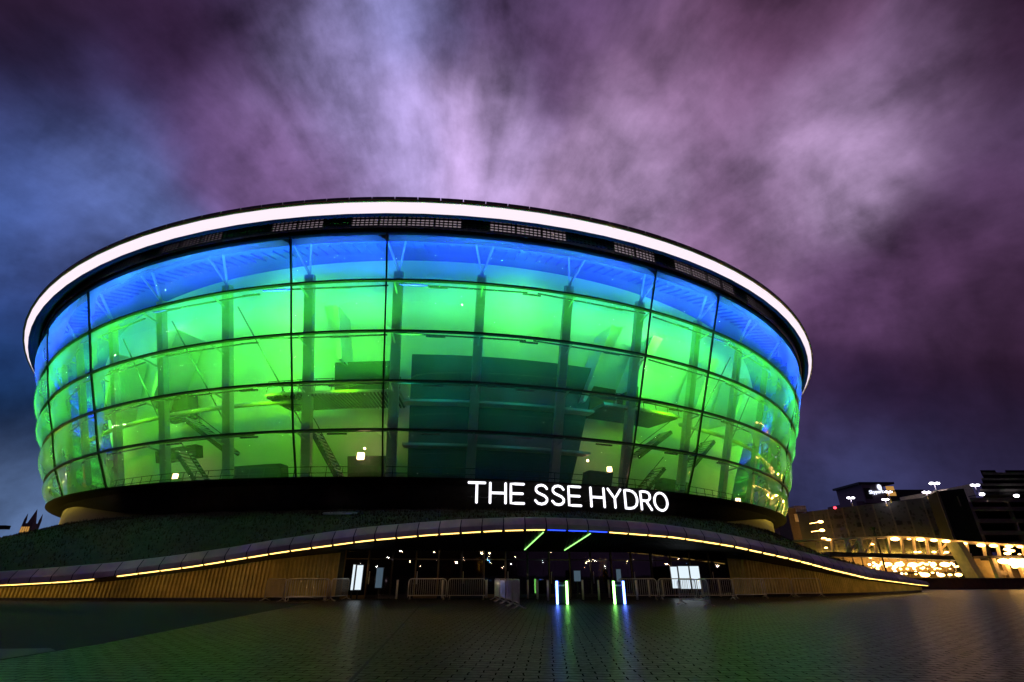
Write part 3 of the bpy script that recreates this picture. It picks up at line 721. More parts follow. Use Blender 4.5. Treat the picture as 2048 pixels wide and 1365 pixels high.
# round roof light lying on the grass bank
c = at(680, 1030, 36.5)
rl = thing('roof_light', c, 'pale ringed oval roof light lying on the dark grass bank', 'roof light')
t_ = MB(); t_.tube([c + V((1.15 * cos(a * pi / 16), .9 * sin(a * pi / 16), .10 + .15 * sin(a * pi / 16))) for a in range(32)], .05, 6, True); t_.build('rim', M['lip'], rl, True)
t_ = MB(); t_.add([c + V((1.1 * cos(a * pi / 16), .86 * sin(a * pi / 16), .10 + .15 * sin(a * pi / 16))) for a in range(32)], [tuple(range(32))]); t_.build('pane', M['winglass'], rl)

# ================================================================== PLAZA FURNITURE
# glowing totems
def totem(name, px, py, label, flip):
    c = gp(px, py)
    o = thing(name, c, label, 'light totem', 'lit totems before the entrance')
    b = MB(); b.box(c + V((-.20, .03, .01)), c + V((.20, .62, .98))); b.box(c + V((-.23, .0, 0)), c + V((.23, .65, .03))); b.build('body', M['black'], o)
    for sx in (-1, 1):
        g = MB(); g.tube([c + V((sx * .24, -.02, .02)), c + V((sx * .24, -.02, 1.02))], .052, 10)
        g.build('light_tube', E_['gtube'] if (sx > 0) != flip else E_['btube'], o)
    s = MB(); s.box(c + V((-.14, -.012, .80)), c + V((.12, .029, .86))); s.build('ticket_slot', M['lip'], o)
    return o
totem('light_totem', 1125, 1210, 'dark totem with a blue tube then a green tube, standing nearer the fenced queue lane', False)
totem('light_totem', 1240, 1209.5, 'dark totem with a green tube then a blue tube, standing nearer the three white boards', True)

# crowd barriers
def barrier_parts(o):
    L, H, r = 2.2, 1.1, .024
    pts = [(-L / 2, 0, .12)]
    pts += [(-L / 2, 0, H - .18)] + [(-L / 2 + .18 - .18 * cos(a), 0, H - .18 + .18 * sin(a)) for a in (.5, 1.0, 1.5708)]
    pts += [(-x, y, z) for x, y, z in reversed(pts)]
    MB().tube(pts, r, 7).build('frame', M['galv'], o, True, local=True)
    MB().tube([(-L / 2, 0, .22), (L / 2, 0, .22)], .02, 6).build('bottom_rail', M['galv'], o, True, local=True)
    b = MB()
    for i in range(1, 18): x = -L / 2 + L * i / 18; b.tube([(x, 0, .22), (x, 0, H)], .0075, 5)
    b.build('bars', M['galv'], o, local=True)
    for sx in (-1, 1):
        f = MB(); x = sx * (L / 2 - .12)
        f.tube([(x, -.30, .015), (x, -.2, .03), (x, 0, .14), (x, .2, .03), (x, .30, .015)], .022, 6); f.bar((x, 0, .13), (x, 0, .24), .04, .04, up=(0, 1, 0)); f.build('foot', M['galv'], o, True, local=True)
bar0 = thing('crowd_barrier', (0, 0, 0), 'x', 'barrier', 'steel crowd barriers before the entrance'); barrier_parts(bar0)
BAR = [
 ((-12.1, 29.4), (-10.2, 30.4), 'tubular barrier standing foremost of the cluster against the ribbed wall beside the doors'),
 ((-13.7, 30.9), (-12.3, 29.7), 'barrier at the outer end of the cluster against the ribbed wall, turned edge-on'),
 ((-12.4, 30.6), (-10.4, 31.2), 'barrier stacked behind another one, right against the ribbed wall'),
 ((-10.0, 30.5), (-9.7, 32.6), 'barrier seen end-on where the ribbed wall meets the dark doors'),
 ((-6.05, 32.2), (-3.85, 32.25), 'barrier parallel to the doors, first of the straight row left of the queue lane'),
 ((-3.75, 32.25), (-1.55, 32.2), 'barrier parallel to the doors, second of the straight row, joining the queue lane'),
 ((.31, 23.4), (.05, 25.6), 'nearest barrier of the four lined up end to end toward the doors'),
 ((.02, 25.7), (-.3, 27.8), 'second nearest of the four barriers lined up end to end toward the doors'),
 ((-.33, 27.9), (-.65, 30.0), 'third nearest of the four barriers lined up end to end toward the doors'),
 ((-.68, 30.1), (-1.0, 32.2), 'farthest of the four barriers lined up end to end toward the doors'),
 ((8.3, 27.5), (9.05, 25.4), 'silvery barrier standing out alone in front of the three white boards'),
 ((6.3, 32.4), (8.5, 32.3), 'barrier beside the green and blue totem, first of the row before the boards'),
 ((8.6, 32.3), (10.8, 32.4), 'middle barrier of the row standing before the three white boards'),
 ((10.9, 32.4), (13.1, 32.6), 'last barrier of the row before the boards, on the ribbed wall side'),
 ((13.5, 33.6), (15.6, 34.0), 'barrier standing alone where the dark glass ends at the ribbed wall'),
 ((16.2, 35.7), (18.35, 36.15), 'barrier against the curving ribbed wall, the one closer to the doors'),
 ((18.45, 36.2), (20.6, 36.7), 'barrier against the curving ribbed wall, the one farther from the doors'),
]
for i, (a, b, lab) in enumerate(BAR):
    o = bar0 if i == 0 else copy_tree(bar0)
    o.location = ((a[0] + b[0]) / 2, (a[1] + b[1]) / 2, 0); o.rotation_euler = (0, 0, atan2(b[1] - a[1], b[0] - a[0])); o['label'] = lab
# bollards
bo0 = thing('bollard', (0, 0, 0), 'x', 'bollard', 'slim bollards in front of the doors')
MB().tube([(0, 0, 0), (0, 0, 1.05)], .06, 10).build('post', M['galv'], bo0, True, local=True)
MB().tube([(0, 0, 1.03), (0, 0, 1.075)], [.066, .05], 10).build('cap', M['black'], bo0, True, local=True)
MB().tube([(0, 0, .0), (0, 0, .03)], .1, 10).build('base', M['black'], bo0, True, local=True)
BOL = [(793, 32.3, 'bollard standing alone by the dim pale board'), (884, 33.2, 'bollard behind the first barrier of the straight row'), (973, 33.4, 'bollard behind the joint of straight row and queue lane'),
       (1056, 33.0, 'first bollard past the queue lane, farther from the totems'), (1075, 32.0, 'middle bollard of three between queue lane and first totem'), (1096, 30.5, 'bollard closest beside the blue tube of the first totem'),
       (1138, 32.4, 'bollard half hidden behind the green tube of the first totem'), (1166, 31.5, 'bollard between the two totems, nearer the first'), (1198, 30.9, 'bollard midway between the two totems, closest to the camera'), (1219, 34.0, 'bollard just behind the green tube of the second totem'),
       (1274, 31.0, 'bollard right beside the blue tube of the second totem'), (1299, 35.0, 'bollard behind the first barrier of the row by the boards'), (1327, 35.4, 'bollard between the second totem and the three boards'),
       (1405, 35.6, 'bollard at the far edge of the three white boards'), (1441, 36.0, 'last bollard before the curving ribbed wall')]
for i, (px, Y, lab) in enumerate(BOL):
    o = bo0 if i == 0 else copy_tree(bo0)
    p = at(px, 1190, Y); o.location = (p.x, p.y, 0); o['label'] = lab
# lit display boards
def board(px0, px1, yt, yb, Y, lab, m):
    p = at((px0 + px1) / 2, (yt + yb) / 2, Y); w = (at(px1, yb, Y) - at(px0, yb, Y)).x; zt = at(px0, yt, Y).z; zb = at(px0, yb, Y).z
    o = thing('display_board', (p.x, Y, 0), lab, 'display board', 'lit display boards before the doors')
    c = V((p.x, Y, 0))
    MB().box((c.x - w / 2 - .03, Y + .01, zb - .04), (c.x + w / 2 + .03, Y + .09, zt + .04)).build('housing', M['black'], o)
    MB().box((c.x - w / 2, Y - .012, zb), (c.x + w / 2, Y + .008, zt)).build('screen', m, o)
    s = MB()
    s.box((c.x - .04, Y + .02, .02), (c.x + .04, Y + .08, zb - .04)); s.box((c.x - min(.2, w / 2), Y - .1, 0), (c.x + min(.2, w / 2), Y + .2, .02)); s.build('stand', M['black'], o)
board(704, 708.5, 1130, 1180.5, 32.6, 'very narrow white glowing board next to the ribbed wall', E_['board'])
board(712, 724, 1131, 1180, 32.7, 'wide white glowing board close to the ribbed wall and a narrow one', E_['board'])
board(752, 765, 1136, 1176, 33.0, 'dim grey-blue board past the white pair by the ribbed wall', E_['board_dim'])
board(1343, 1356, 1134, 1177, 35.2, 'white glowing board nearest the totems in the group of three', E_['board'])
board(1359, 1379, 1133, 1178, 35.2, 'widest white board in the middle of the group of three', E_['board'])
board(1382, 1400, 1133, 1178, 35.2, 'white glowing board nearest the curving wall in the group of three', E_['board'])
board(1148, 1161, 1142, 1163, 34.6, 'dim bluish board behind the gap between the two totems', E_['board_dim'])
board(1233, 1242, 1139, 1164, 34.8, 'dim bluish board showing above the second totem', E_['board_dim'])

# ================================================================== RIGHT-HAND BACKGROUND
# perforated car park
cpO = at(1590, 1100, 130); cp = thing('car_park', (cpO.x, cpO.y, 0), 'long multi-storey car park with perforated grey facade and brown stair tower', 'car park')
A = at(1612, 1027.5, 129); B = at(1896, 990.5, 112); A.z = 15.6; B.z = 17.3
def cpp(u, h): return V((lerp(A.x, B.x, u), lerp(A.y, B.y, u), h))
n_ = (B - A); n_.z = 0; n_.normalize(); nn = V((n_.y, -n_.x, 0))
NZ = [6.5, 8.8, 11.1, 13.4]
def perf_mat():
    m = bpy.data.materials.new('perforated_panel'); m.use_nodes = True; t = NT(m.node_tree); p = t.n['Principled BSDF']
    oc = t.new('ShaderNodeTexCoord').outputs['Object']
    vo = t.new('ShaderNodeTexVoronoi'); t.set(vo.inputs['Vector'], oc); vo.inputs['Scale'].default_value = 1.25
    t.set(p.inputs['Base Color'], t.ramp(vo.outputs[0], [(.20, (.006, .006, .006)), (.36, (.036, .030, .033))])); p.inputs['Roughness'].default_value = .55
    return m
M['perf'] = perf_mat()
w = MB()
w.hexa([cpp(0, 0), cpp(1, 0), cpp(1, 0) - nn * 20, cpp(0, 0) - nn * 20], [cpp(0, A.z), cpp(1, B.z), cpp(1, B.z) - nn * 20, cpp(0, A.z) - nn * 20])
wall = w.build('perforated_wall', M['perf'], cp)
rr = random.Random(5)
for i in range(44):
    u = rr.uniform(.08, .95); k = rr.choice([6.9, 9.2, 11.6, 13.6]); wd_ = rr.uniform(.012, .03); h = rr.uniform(.6, 1.0)
    a = cpp(u, k) + nn * .05; b = cpp(u + wd_, k) + nn * .05
    MB().hexa([a, b, b - nn * .04, a - nn * .04], [a + V((0, 0, h)), b + V((0, 0, h)), b - nn * .04 + V((0, 0, h)), a - nn * .04 + V((0, 0, h))]).build('opening', M['black'], cp)
for i in range(9):
    u = (i + .5) / 9; MB().bar(cpp(u, 0) + nn * .12, cpp(u, lerp(A.z, B.z, u)) + nn * .12, .3, .1, up=nn).build('facade_rib', M['darkconc'], cp)
t0 = at(1579, 1060, 129); t1 = at(1606, 1060, 129)
st = MB(); st.box((t0.x, 128.0, 0), (t1.x - 1.2, 134, 16.4)); stt = st.build('stair_tower', M['brick'], cp)
MB().box((t1.x - 1.2, 128.6, 0), (t1.x + 1.9, 134, 15.3)).build('recess', M['black'], stt)
MB().box((t0.x + 1.4, 127.93, 13.2), (t0.x + 2.2, 127.97, 15.0)).build('wall_sign', M['cream'], stt)
MB().box((t1.x + .3, 131, 15.8), (t1.x + 3.2, 135, 17.3)).build('rooftop_hut', M['cream'], cp)
bl = at(1670, 1016, 122); MB().ell((bl.x, bl.y, bl.z), .35, .35, .3).build('beacon', E_['red'], cp)
# lamps along the lower facade light it from below (fixed to the car park)
for i in range(19):
    u = (i + .3) / 19; q = cpp(u, 5.5) + nn * .6
    k = MB(); k.ell(q, .28, .28, .14); k.bar(q, cpp(u, 5.5), .06, .06); k.build('wall_lamp', E_['facade'], cp)
for px, py in [(1641, 1044), (1644, 1061), (1648, 1078)]:
    q = at(px, py, 122); k = MB(); k.ell(q, .65, .4, .28); k.bar(q, q + V((0, 4.5, 0)), .08, .08); k.build('wall_lamp', E_['sodium'], cp)
# dark slab tower at the end of the facade
dt0 = at(1897, 1050, 108); dt1 = at(1955, 1050, 104)
o = thing('dark_tower', (dt0.x + 3, 108, 0), 'blank black stair tower between perforated car park and open concrete decks', 'tower')
k = MB(); k.hexa([V((dt0.x + .2, 108, 0)), V((dt1.x, 104, 0)), V((dt1.x + 4, 116, 0)), V((dt0.x + 5, 120, 0))], [V((dt0.x + .2, 108, 17.4)), V((dt1.x, 104, 17.4)), V((dt1.x + 4, 116, 17.4)), V((dt0.x + 5, 120, 17.4))]); k.build('shaft', M['mattblack'], o)
k = MB(); k.bar((dt0.x + .1, 107.9, 0), (dt0.x + .1, 107.9, 17.5), .5, .2, up=(0, 1, 0)); k.build('corner_trim', M['darkconc'], o)
k = MB(); q = at(1912, 1006, 106); k.box((q.x, 105.2, q.z - .8), (q.x + .7, 105.3, q.z + 1.2)); k.build('wall_sign', M['darkconc'], o)
# open concrete decks
DY = 78
d0 = at(1953, 1050, DY); o = thing('concrete_deck_building', (d0.x, DY, 0), 'dark open-sided building of stacked concrete decks at the picture edge', 'building')
zs = [at(2000, y, DY).z for y in (1088, 1066, 1042, 1018, 1000)]
def wedge(x, y0, y1, z0, z1, w=26):
    f = y1 / y0 * 1.004
    return MB().hexa([(x, y0, z0), (x + w, y0, z0), (x * f + w, y1, z0), (x * f, y1, z0)], [(x, y0, z1), (x + w, y0, z1), (x * f + w, y1, z1), (x * f, y1, z1)])
for i, z in enumerate(zs):
    wedge(d0.x + i * .12, DY, DY + 22, z - .28, z + .28).build('deck', M['darkconc'], o)
wedge((d0.x + 2) * (DY + 14) / DY, DY + 14, DY + 22, 0, zs[-1]).build('core', M['mattblack'], o)
for x in (6.2, 13.5, 20):
    MB().box((d0.x + x, DY + .3, 0), (d0.x + x + .35, DY + .7, zs[-1] - .3)).build('pillar', M['darkconc'], o)
wedge(d0.x + .3, DY + .3, DY + 20, 0, zs[-1] - .3, .5).build('end_wall', M['darkconc'], o)
za = at(2000, 990, 84).z; zb2 = at(2000, 946, 84).z; xl = at(1951, 960, 84).x
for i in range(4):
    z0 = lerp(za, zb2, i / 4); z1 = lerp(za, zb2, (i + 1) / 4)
    wedge(xl + i * .5, 84, 96, z0 + .02, z1 - .35, 24).build('storey', M['mattblack'], o)
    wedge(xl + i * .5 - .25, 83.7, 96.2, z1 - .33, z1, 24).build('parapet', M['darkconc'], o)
for x0, w_ in ((2.2, 2.6), (6.5, 5)):
    wedge(xl + x0 + 2, 87, 92, zb2 + .01, zb2 + 1.0, w_).build('plant_room', M['mattblack'], o)
# office block with the glowing name
SX0 = at(1720, 990, 260); o = thing('office_block', (SX0.x + 6, 262, 0), 'distant mauve office block with glowing roof sign and round logo', 'building')
za = at(1760, 1003, 260).z; x0 = at(1712, 1003, 260).x; x1 = at(1800, 1003, 260).x
MB().box((x0, 260, 0), (x1, 285, za)).build('wall', M['mauve'], o)
xa = at(1727, 990, 259).x; xb = at(1770, 990, 259).x; zt = at(1745, 969, 259).z
MB().box((xa, 258.6, za - 1), (xb, 280, zt)).build('sign_wall', M['mauve'], o)
MB().box((xa + .6, 258.4, za + 1), (xa + 3.8, 258.58, zt - 2)).build('window', M['black'], o)
MB().box((xa - 1.2, 258.2, zt), (xb + 6, 281, zt + 1.0)).build('roof', M['black'], o)
xr = at(1860, 1000, 270).x
MB().box((xb + .05, 262, 0), (xr - 8, 284, zt - 2.2)).build('wing', M['black'], o)
MB().box((xr - 7.9, 264, 0), (xr, 284, zt - 4.5)).build('wing', M['black'], o)
for (pxa, pya, pxb, pyb) in [(1771, 973, 1789, 981), (1773, 984, 1793, 992)]:
    p = at(pxa, pya, 258); q = at(pxb, pyb, 258); MB().box((p.x, 257.9, min(p.z, q.z)), (q.x, 258.15, max(p.z, q.z))).build('lit_window_or_wall', E_['litwinwall'], o)
cu = bpy.data.curves.new('roof_sign', 'FONT'); cu.body = 'Skypark'; cu.size = 3.6; cu.extrude = .12; cu.bevel_depth = .06; cu.shear = .15
tmp = bpy.data.objects.new('tmp', cu); COL.objects.link(tmp); bpy.context.view_layer.update()
me = bpy.data.meshes.new_from_object(tmp.evaluated_get(bpy.context.evaluated_depsgraph_get())); bpy.data.objects.remove(tmp)
so = bpy.data.objects.new('roof_sign', me); COL.objects.link(so); me.materials.clear(); me.materials.append(E_['skysign'])
xs_ = [v.co.x for v in me.vertices]; p = at(1740, 988, 257.9); q = at(1769.5, 985, 257.9); scl = (q.x - p.x) / (max(xs_) - min(xs_))
so.parent = o; so.location = V((p.x, 258.3, p.z)) - worldloc(o); so.rotation_euler = (pi / 2, R_(-4), 0); so.scale = (scl, scl, 1)
p = at(1759.5, 974.8, 258); MB().grid(lambda u, v: V((p.x + v * 1.15 * cos(2 * pi * u), 258.3 - .2 * (1 - v), p.z + v * 1.5 * sin(2 * pi * u))), 16, 2).build('logo_disc', E_['skysign'], o)
# lit roof deck behind the parapet
o = thing('roof_deck_wall', at(1850, 990, 125).xy.to_3d(), 'low warm-lit wall along the top deck behind the car park parapet', 'wall')
p = at(1808, 1003, 122); q = at(1897, 986, 112); r0 = at(1894, 986, 124); r1 = at(1945, 976, 118)
MB().hexa([V((p.x, p.y, 13)), V((q.x, q.y, 13)), V((q.x, q.y + 1, 13)), V((p.x, p.y + 1, 13))], [V((p.x, p.y, p.z + 1.0)), V((q.x, q.y, q.z + .9)), V((q.x, q.y + 1, q.z + .9)), V((p.x, p.y + 1, p.z + 1.0))]).build('panel', M['cream'], o)
MB().hexa([V((r0.x, r0.y, 13)), V((r1.x, r1.y, 13)), V((r1.x, r1.y + 1, 13)), V((r0.x, r0.y + 1, 13))], [V((r0.x, r0.y, r0.z + .9)), V((r1.x, r1.y, r1.z + .9)), V((r1.x, r1.y + 1, r1.z + .9)), V((r0.x, r0.y + 1, r0.z + .9))]).build('panel', M['cream'], o)
# lamp masts on the car park roof
def mast(px, py, pyb, Y, lab, s=1.0):
    p = at(px, py, Y); b = at(px, pyb, Y); b.z = min(b.z, p.z - 1.5)
    o = thing('lamp_mast', (p.x, Y, b.z), lab, 'lamp mast', 'lamp masts on the car park roof')
    MB().tube([(p.x, Y, b.z), (p.x, Y, p.z)], [.12, .08], 8).build('pole', M['lip'], o, True)
    MB().bar((p.x - .6 * s, Y, p.z), (p.x + .6 * s, Y, p.z), .1, .1).build('cross_arm', M['lip'], o)
    for sx in (-1, 1):
        MB().ell((p.x + sx * .5 * s, Y - .1, p.z - .05), .42 * s, .3 * s, .2 * s).build('lamp_head', E_['white_lamp'], o, True)
mast(1701, 996, 1018, 123, 'single lamp mast standing farthest along the roof, above the blank left stretch')
mast(1770, 999, 1010, 118, 'short lamp mast in front of the office sign wall', .9)
mast(1776, 984, 1006, 116, 'tall lamp mast in front of the lit office windows', .9)
mast(1852, 984.5, 998, 114, 'low lamp mast against the yellow-lit roof deck wall')
mast(1868, 967, 990, 113, 'tallest and brightest lamp mast rising over the middle of the roof', 1.25)
mast(1949, 970.5, 985, 104, 'lamp mast at the corner above the blank black tower')
def small_lamp(px, py, Y, lab, m='white_lamp', s=.5):
    p = at(px, py, Y); o = thing('flood_lamp', (p.x, Y, p.z), lab, 'lamp')
    MB().ell(p, s, s * .7, s * .55).build('lens', E_[m], o, True); MB().bar(p + V((0, .2, 0)), p + V((0, 2.6, 0)), .12, .12).build('bracket', M['black'], o)
small_lamp(1964, 989, 83, 'bluish lamp fixed under the dark storeys by the tower corner', s=.4); small_lamp(2033, 992, 83, 'white lamp fixed under the dark storeys at the picture edge', s=.4)
# far low building with lit windows
p = at(1553, 1049, 170); q = at(1588, 1049, 170)
o = thing('low_building', (p.x + 3, 170, 0), 'low far building with warm lit windows between drum and stair tower', 'building')
MB().box((p.x - 12, 170, 0), (q.x + 3, 182, p.z)).build('wall', M['mauve'], o)
MB().box((p.x - 12.6, 169.6, p.z), (q.x + 3, 182.4, p.z + .8)).build('roof', M['black'], o)
for a, b in ((1563, 1572), (1574, 1584)):
    u = at(a, 1066, 169.8); v_ = at(b, 1076, 169.8); MB().box((u.x, 169.7, v_.z), (v_.x, 169.95, u.z)).build('lit_window_or_wall', E_['litwinwall'], o)

# covered footbridge with its lamps
BY = lambda px: interp(px, [(1560, 78), (1740, 76), (1930, 72), (2048, 69), (2120, 67)])
topy = [(1560, 1086), (1600, 1082), (1690, 1078), (1740, 1075.5), (1800, 1074), (1850, 1076), (1925, 1083), (2048, 1091), (2120, 1095)]
o = thing('footbridge', (55, 74, 0), 'cream covered footbridge with curved roof edge and glowing lamps along it', 'footbridge')
pts = [at(px, interp(px, topy), BY(px)) for px in range(1570, 2110, 18)]
k = MB()
for a, b in zip(pts, pts[1:]): k.bar(a + V((0, 1.2, 0)), b + V((0, 1.2, 0)), 2.6, .22)
k.build('roof', M['cream'], o)
boty = [(1600, 1103), (1733, 1107), (1940, 1114), (2048, 1113), (2120, 1113)]
pts = [at(px, interp(px, boty), BY(px)) for px in range(1660, 2110, 18)]
k = MB()
for a, b in zip(pts, pts[1:]): k.bar(a + V((0, 1.2, -.2)), b + V((0, 1.2, -.2)), 2.8, .55)
k.build('deck', M['black'], o)
for px in (1662, 1690, 1694, 1716, 1721, 1748, 1775, 1802, 1826, 1852, 1878, 1932, 1966, 1994, 2045):
    MB().bar(at(px + 5, interp(px + 5, boty), BY(px + 5)), at(px, interp(px, topy), BY(px)), .26, .26, up=(0, 1, 0)).build('post', M['cream'], o)
for a, b in ((1700, 1716), (1730, 1748), (1885, 1930), (1868, 1900)):
    MB().bar(at(a, interp(a, boty) - 1, BY(a)), at(b, interp(b, topy) + 2, BY(b)), .18, .18, up=(0, 1, 0)).build('brace', M['cream'], o)
p = at(1697, 1100, 76); MB().tube([at(1698, 1099, 76.6), at(1696, 1087, 76.6)], .42, 10).build('duct', M['cream'], o, True)
for px, py, s in [(1790, 1078.5, .8), (1818, 1078.5, .35), (1841, 1079.5, .75), (1868, 1081, .6), (1892, 1083, .68), (1924, 1087, .55), (1930, 1087.5, .4), (1962, 1091, .7), (1987, 1092, .65), (2018, 1093, .6), (2014, 1099, .55), (2022, 1102, .6), (2015, 1107.5, .55), (2040, 1094, .5), (2039, 1109, .25), (1745, 1089, .3), (1831, 1104.5, .32), (1839, 1104.5, .32), (1868, 1104.5, .38), (1893, 1105, .4), (1916, 1100, .32), (1923, 1105, .36), (1657, 1080, .45), (1652, 1096, .32)]:
    s *= .8; MB().ell(at(px, py, BY(px) - .35), s, s * .55, s * .36).build('lamp', E_['sodium'], o, True)
# lit glazed pavilion under the bridge
PY = 80
x0 = at(1690, 1130, PY).x; x1 = at(1944, 1130, PY).x; zt = at(1800, 1112, PY).z; zm = at(1800, 1137, PY).z
o = thing('glazed_pavilion', (x0 + 8, PY + 4, 0), 'long low glass-fronted pavilion glowing with ceiling lamps under the footbridge', 'pavilion')
MB().box((x0, PY + 3.6, 0), (x1, PY + 4.0, zt - .02)).build('back_wall', M['timber'], o)
MB().box((x0, PY - .6, zt + .02), (x1, PY + 4.4, zt + .3)).build('ceiling', M['cream'], o)
MB().box((x0, PY - .4, zm - .75), (x1, PY + 3.55, zm - .45)).build('mid_floor', M['darkconc'], o)
f = MB()
for i in range(15):
    x = lerp(x0, x1, i / 14); f.box((x - .06, PY - .1, 0), (x + .06, PY + .02, zt))
f.build('window_frame', M['concrete'], o)
for px, py, s, yy in [(1740, 1114, .68, 0), (1764, 1114, .55, 0), (1798, 1114.5, .66, 0), (1823, 1114, .5, 0), (1850, 1115, .3, 0), (1881, 1115, .3, 0), (1776, 1129, .85, -.3), (1799, 1129, 1.0, -.3), (1826, 1130, 1.05, -.3), (1845, 1126.5, .4, -.3), (1853, 1129, .5, -.3), (1866, 1127, .5, -.3), (1890, 1129.5, 1.1, -.3), (1911, 1134, .35, -.3),
                      (1868, 1133, .25, -.3), (1872, 1137, .25, -.3), (1856, 1138, .22, 0), (1842, 1137, .25, 0), (1830, 1139, .22, 0), (1815, 1138, .25, 0), (1800, 1137, .22, 0), (1880, 1138, .25, 0), (1900, 1138, .22, 0), (1832, 1149, .28, -.4), (1841, 1146.5, .4, -.4), (1850, 1150, 1.0, -.4), (1865, 1146, .35, -.4), (1882, 1150.5, .8, -.4), (1900, 1150, .45, -.4), (1917, 1150, .75, -.4), (1941, 1150, 1.0, -.4)]:
    q = at(px, py, PY + yy); s *= .68; MB().ell(q, s, s * .6, s * .42).build('lamp', E_['sodium'], o, True)
rq = random.Random(11)
for i in range(84):
    q = at(rq.uniform(1735, 1940), rq.choice([rq.uniform(1112, 1118), rq.uniform(1124, 1136), rq.uniform(1124, 1140), rq.uniform(1144, 1151)]), PY - rq.uniform(.1, .45)); s = rq.uniform(.1, .24)
    MB().ell(q, s, s * .8, s * .7, 8, 5).build('lamp', E_[rq.choice(['sodium', 'sodium', 'amber'])], o, True)
# masonry end block, beige hoarding and lit frame
x0 = at(1943, 1120, 70).x; x1 = at(1955, 1120, 70).x
o = thing('stair_pier', (x0, 70, 0), 'dark brown masonry pier holding the footbridge beside the beige hoarding', 'pier')
MB().hexa([V((x0 + .3, 70, 0)), V((x1 + .3, 70, 0)), V((x1 + .3, 72, 0)), V((x0 + .3, 72, 0))], [V((x0 - 1.0, 70, 5.3)), V((x1 - 1.0, 70, 5.3)), V((x1 - 1.0, 72, 5.3)), V((x0 - 1.0, 72, 5.3))]).build('shaft', M['timber'], o)
MB().box((x0 - .2, 69.8, 0), (x1 + .6, 72.3, .3)).build('footing', M['darkconc'], o)
x0 = at(1956, 1130, 71).x; x1 = at(1986, 1130, 71).x; o = thing('hoarding', (x0 + 1, 71, 0), 'plain beige boarded panel between brown pier and lit frame', 'hoarding')
MB().box((x0, 71, .3), (x1, 71.3, 3.3)).build('panel', M['timber'], o); MB().box((x0, 70.9, 0), (x1, 71.4, .29)).build('kerb', M['darkconc'], o)
x0 = at(1988, 1130, 69).x; x1 = at(2018, 1130, 69).x; zb = at(2000, 1146, 69).z; zt = at(2000, 1117, 69).z
o = thing('shelter', (x0 + 1, 69, 0), 'cream-framed open shelter with glaring lamps at the picture edge', 'shelter')
for a in ((x0, x0 + .5), (x1 - .5, x1), (x1 + 1.4, x1 + 2.0), (x1 + 4, x1 + 4.5)): MB().box((a[0], 69, 0), (a[1], 69.5, zt)).build('post', M['cream'], o)
MB().box((x0 - .3, 68.8, zt + .01), (x1 + 5, 73, zt + .3)).build('roof', M['darkconc'], o); MB().box((x0 + .5, 69.1, zb - .3), (x1 - .5, 69.4, zb + .25)).build('sill', M['cream'], o)
MB().box((x0 - .2, 73.2, 0), (x1 + 6, 73.5, zt)).build('back_wall', M['timber'], o)
for px, py, s in [(2008, 1123, .75), (2026, 1121, .55), (2027, 1128, .6), (2036, 1124, .8), (2044, 1129, .85), (2030, 1134, .4), (2046, 1122, .6)]:
    MB().ell(at(px, py, 68.6), s, s * .6, s * .42).build('lamp', E_['sodium'], o, True)
# low red wall and slip of ground before it
a = gp(1838, 1176); o = thing('low_wall', (50, 58, 0), 'low dark red brick wall along the far edge of the plaza', 'wall')
MB().hexa([V((42.0, 57.5, 0)), V((75, 61, 0)), V((75, 61.6, 0)), V((42.0, 58.1, 0))], [V((42.0, 57.5, .95)), V((75, 61, .95)), V((75, 61.6, .95)), V((42.0, 58.1, .95))]).build('brickwork', M['redbrick'], o)
MB().hexa([V((41.9, 57.4, .952)), V((75, 60.9, .952)), V((75, 61.7, .952)), V((41.9, 58.2, .952))], [V((41.9, 57.4, 1.05)), V((75, 60.9, 1.05)), V((75, 61.7, 1.05)), V((41.9, 58.2, 1.05))]).build('coping', M['darkconc'], o)

# ================================================================== LEFT BACKGROUND
tip = at(65.5, 1017, 650); c = V((at(51, 1056, 650).x, 650, 0)); zb = at(55, 1053, 650).z; zs = at(57, 1038, 650).z
o = thing('spire_tower', c, 'far gothic tower with pointed spire and corner pinnacles, its base floodlit amber', 'tower')
hw = 6.0
MB().box(c + V((-hw, 0, 0)), c + V((hw, 2 * hw, zb))).build('lower_stage', M['sandstone'], o)
MB().box(c + V((-hw * .9, .8, zb + .02)), c + V((hw * .9, 2 * hw - .8, zs - 5))).build('belfry', M['sandstone'], o)
k = MB(); k.grid(lambda u, v: V((c.x, c.y + hw, 0)) + V((hw * .72 * (1 - v) * cos(2 * pi * u) + .05, hw * .72 * (1 - v) * sin(2 * pi * u), lerp(zs - 5, tip.z, v))), 8, 6, True); k.build('spire', M['sandstone'], o)
for sx in (-1, 1):
    for sy in (0, 1):
        q = c + V((sx * hw * .85, 1.2 + sy * (2 * hw - 2.4), 0)); MB().tube([q + V((0, 0, zs - 12)), q + V((0, 0, zs - 1)), q + V((0, 0, zs + 6.5))], [1.5, 1.4, .1], 8).build('pinnacle', M['sandstone'], o)
for i in range(4): MB().box(c + V((-5.4 + i * 2.8, -.25, zb - 7)), c + V((-3.4 + i * 2.8, -.03, zb - .5))).build('lit_window_or_wall', E_['litwinwall'], o)  # glowing panels stand in for floodlight on the tower's base
p = at(4, 1058, 52); o = thing('street_lamp', (p.x - 1.6, 52, 0), 'dark unlit street lamp head poking over the grass bank edge', 'street lamp')
MB().tube([(p.x - 1.6, 52, 0), (p.x - 1.6, 52, p.z - .3), (p.x - 1.2, 52, p.z)], .09, 8).build('pole', M['black'], o, True)
MB().box((p.x - 1.3, 51.7, p.z - .05), (p.x + .5, 52.3, p.z + .3)).build('lamp_head', M['black'], o)

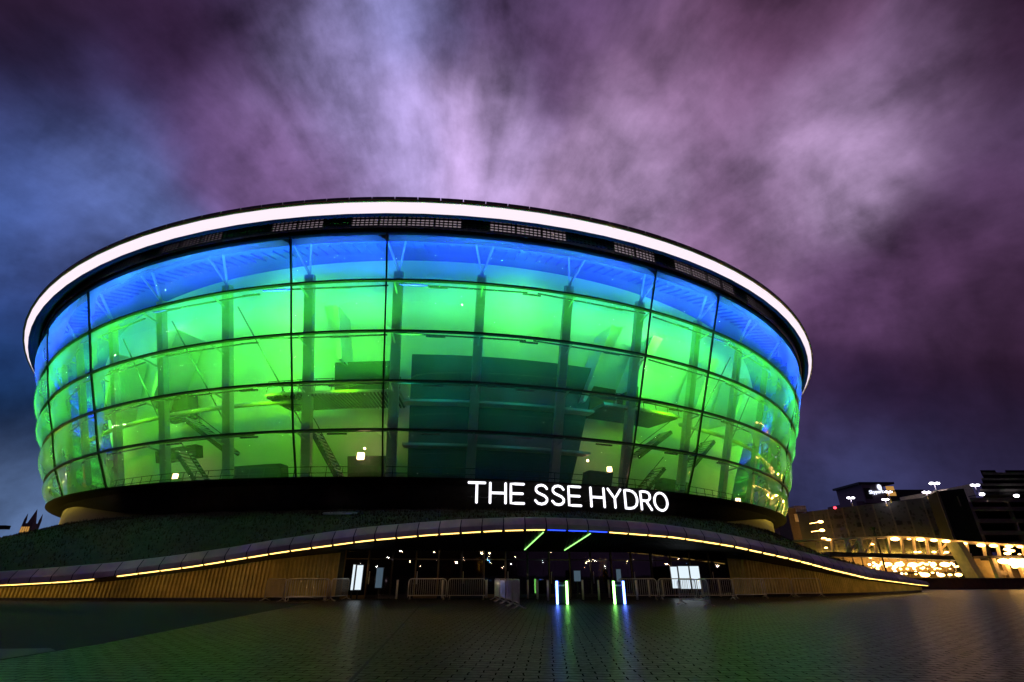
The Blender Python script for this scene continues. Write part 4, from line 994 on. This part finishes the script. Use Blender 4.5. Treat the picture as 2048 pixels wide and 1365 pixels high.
# ================================================================== CITY LAMPS (glints in the glass)
def street_lamp(x, y, h, m, s):
    o = thing('street_lamp', (x, y, 0), 'lit street lamp across the river road, showing only as a glint in the arena glass', 'street lamp', 'street lamps glinting in the glass')
    MB().tube([(x, y, 0), (x, y, h)], [.11, .06], 6).build('pole', M['black'], o)
    MB().ell((x, y, h + .1), s, s, s * .6, 8, 5).build('lamp_head', E_[m], o, True)
rl_ = random.Random(21)
for i in range(140):
    ang = R_(rl_.uniform(-88, 88)); dist = rl_.uniform(110, 320); h = rl_.uniform(6, 10) if i % 4 else rl_.uniform(12, 24)
    street_lamp(dist * sin(ang), -dist * cos(ang), h, rl_.choice(['city', 'city', 'citywhite', 'city', 'citywhite', 'cityblue' if i % 3 == 0 else 'city']), rl_.uniform(.13, .24))
for (x, y, h) in [(-78, 62, 9), (-92, 92, 9), (-70, 40, 8), (-80, 18, 8), (60, 30, 8), (72, 4, 8), (-95, 120, 9)]:
    street_lamp(x, y, h, 'city', .16)

# flood masts washing the two ends of the drum from outside the view
def flood_mast(deg, lab, pw):
    q = ring(66, R_(deg), 0); o = thing('flood_mast', q, lab, 'flood mast')
    MB().tube([q, q + V((0, 0, 7.4))], [.12, .08], 8).build('pole', M['black'], o)
    tgt = ring(51.8, R_(deg * .76), 6.6); d = (tgt - (q + V((0, 0, 7.4)))).normalized()
    MB().bar(q + V((0, 0, 7.4)) - d * .35, q + V((0, 0, 7.4)) - d * .02, .5, .35).build('lamp_head', M['black'], o)
    L = bpy.data.lights.new('mast_flood', 'SPOT'); L.energy = pw; L.color = (1, .70, .07); L.spot_size = R_(58); L.spot_blend = .6; L.shadow_soft_size = .2
    b = bpy.data.objects.new('mast_flood', L); COL.objects.link(b); b.parent = o; b.location = V((0, 0, 7.4)) + d * .05; b.rotation_euler = d.to_track_quat('-Z', 'Y').to_euler()
flood_mast(-72, 'lamp mast beyond the grass bank washing the left end of the drum', 6500)
flood_mast(68, 'lamp mast behind the bowl washing the right end of the drum', 6500)

# tiny far lamps and lit signs are found by reflection alone; only the lamps that light the place are sampled directly
for m in bpy.data.materials:
    if m.name in ('street_lamp_light', 'street_lamp_white', 'blue_sign_light', 'letter_light', 'board_light', 'board_light_dim', 'red_beacon', 'sign_light', 'lit_window_or_wall', 'green_line', 'louvre_glint', 'rim_light', 'amber_lamp', 'white_lamp'):
        m.cycles.emission_sampling = 'NONE'
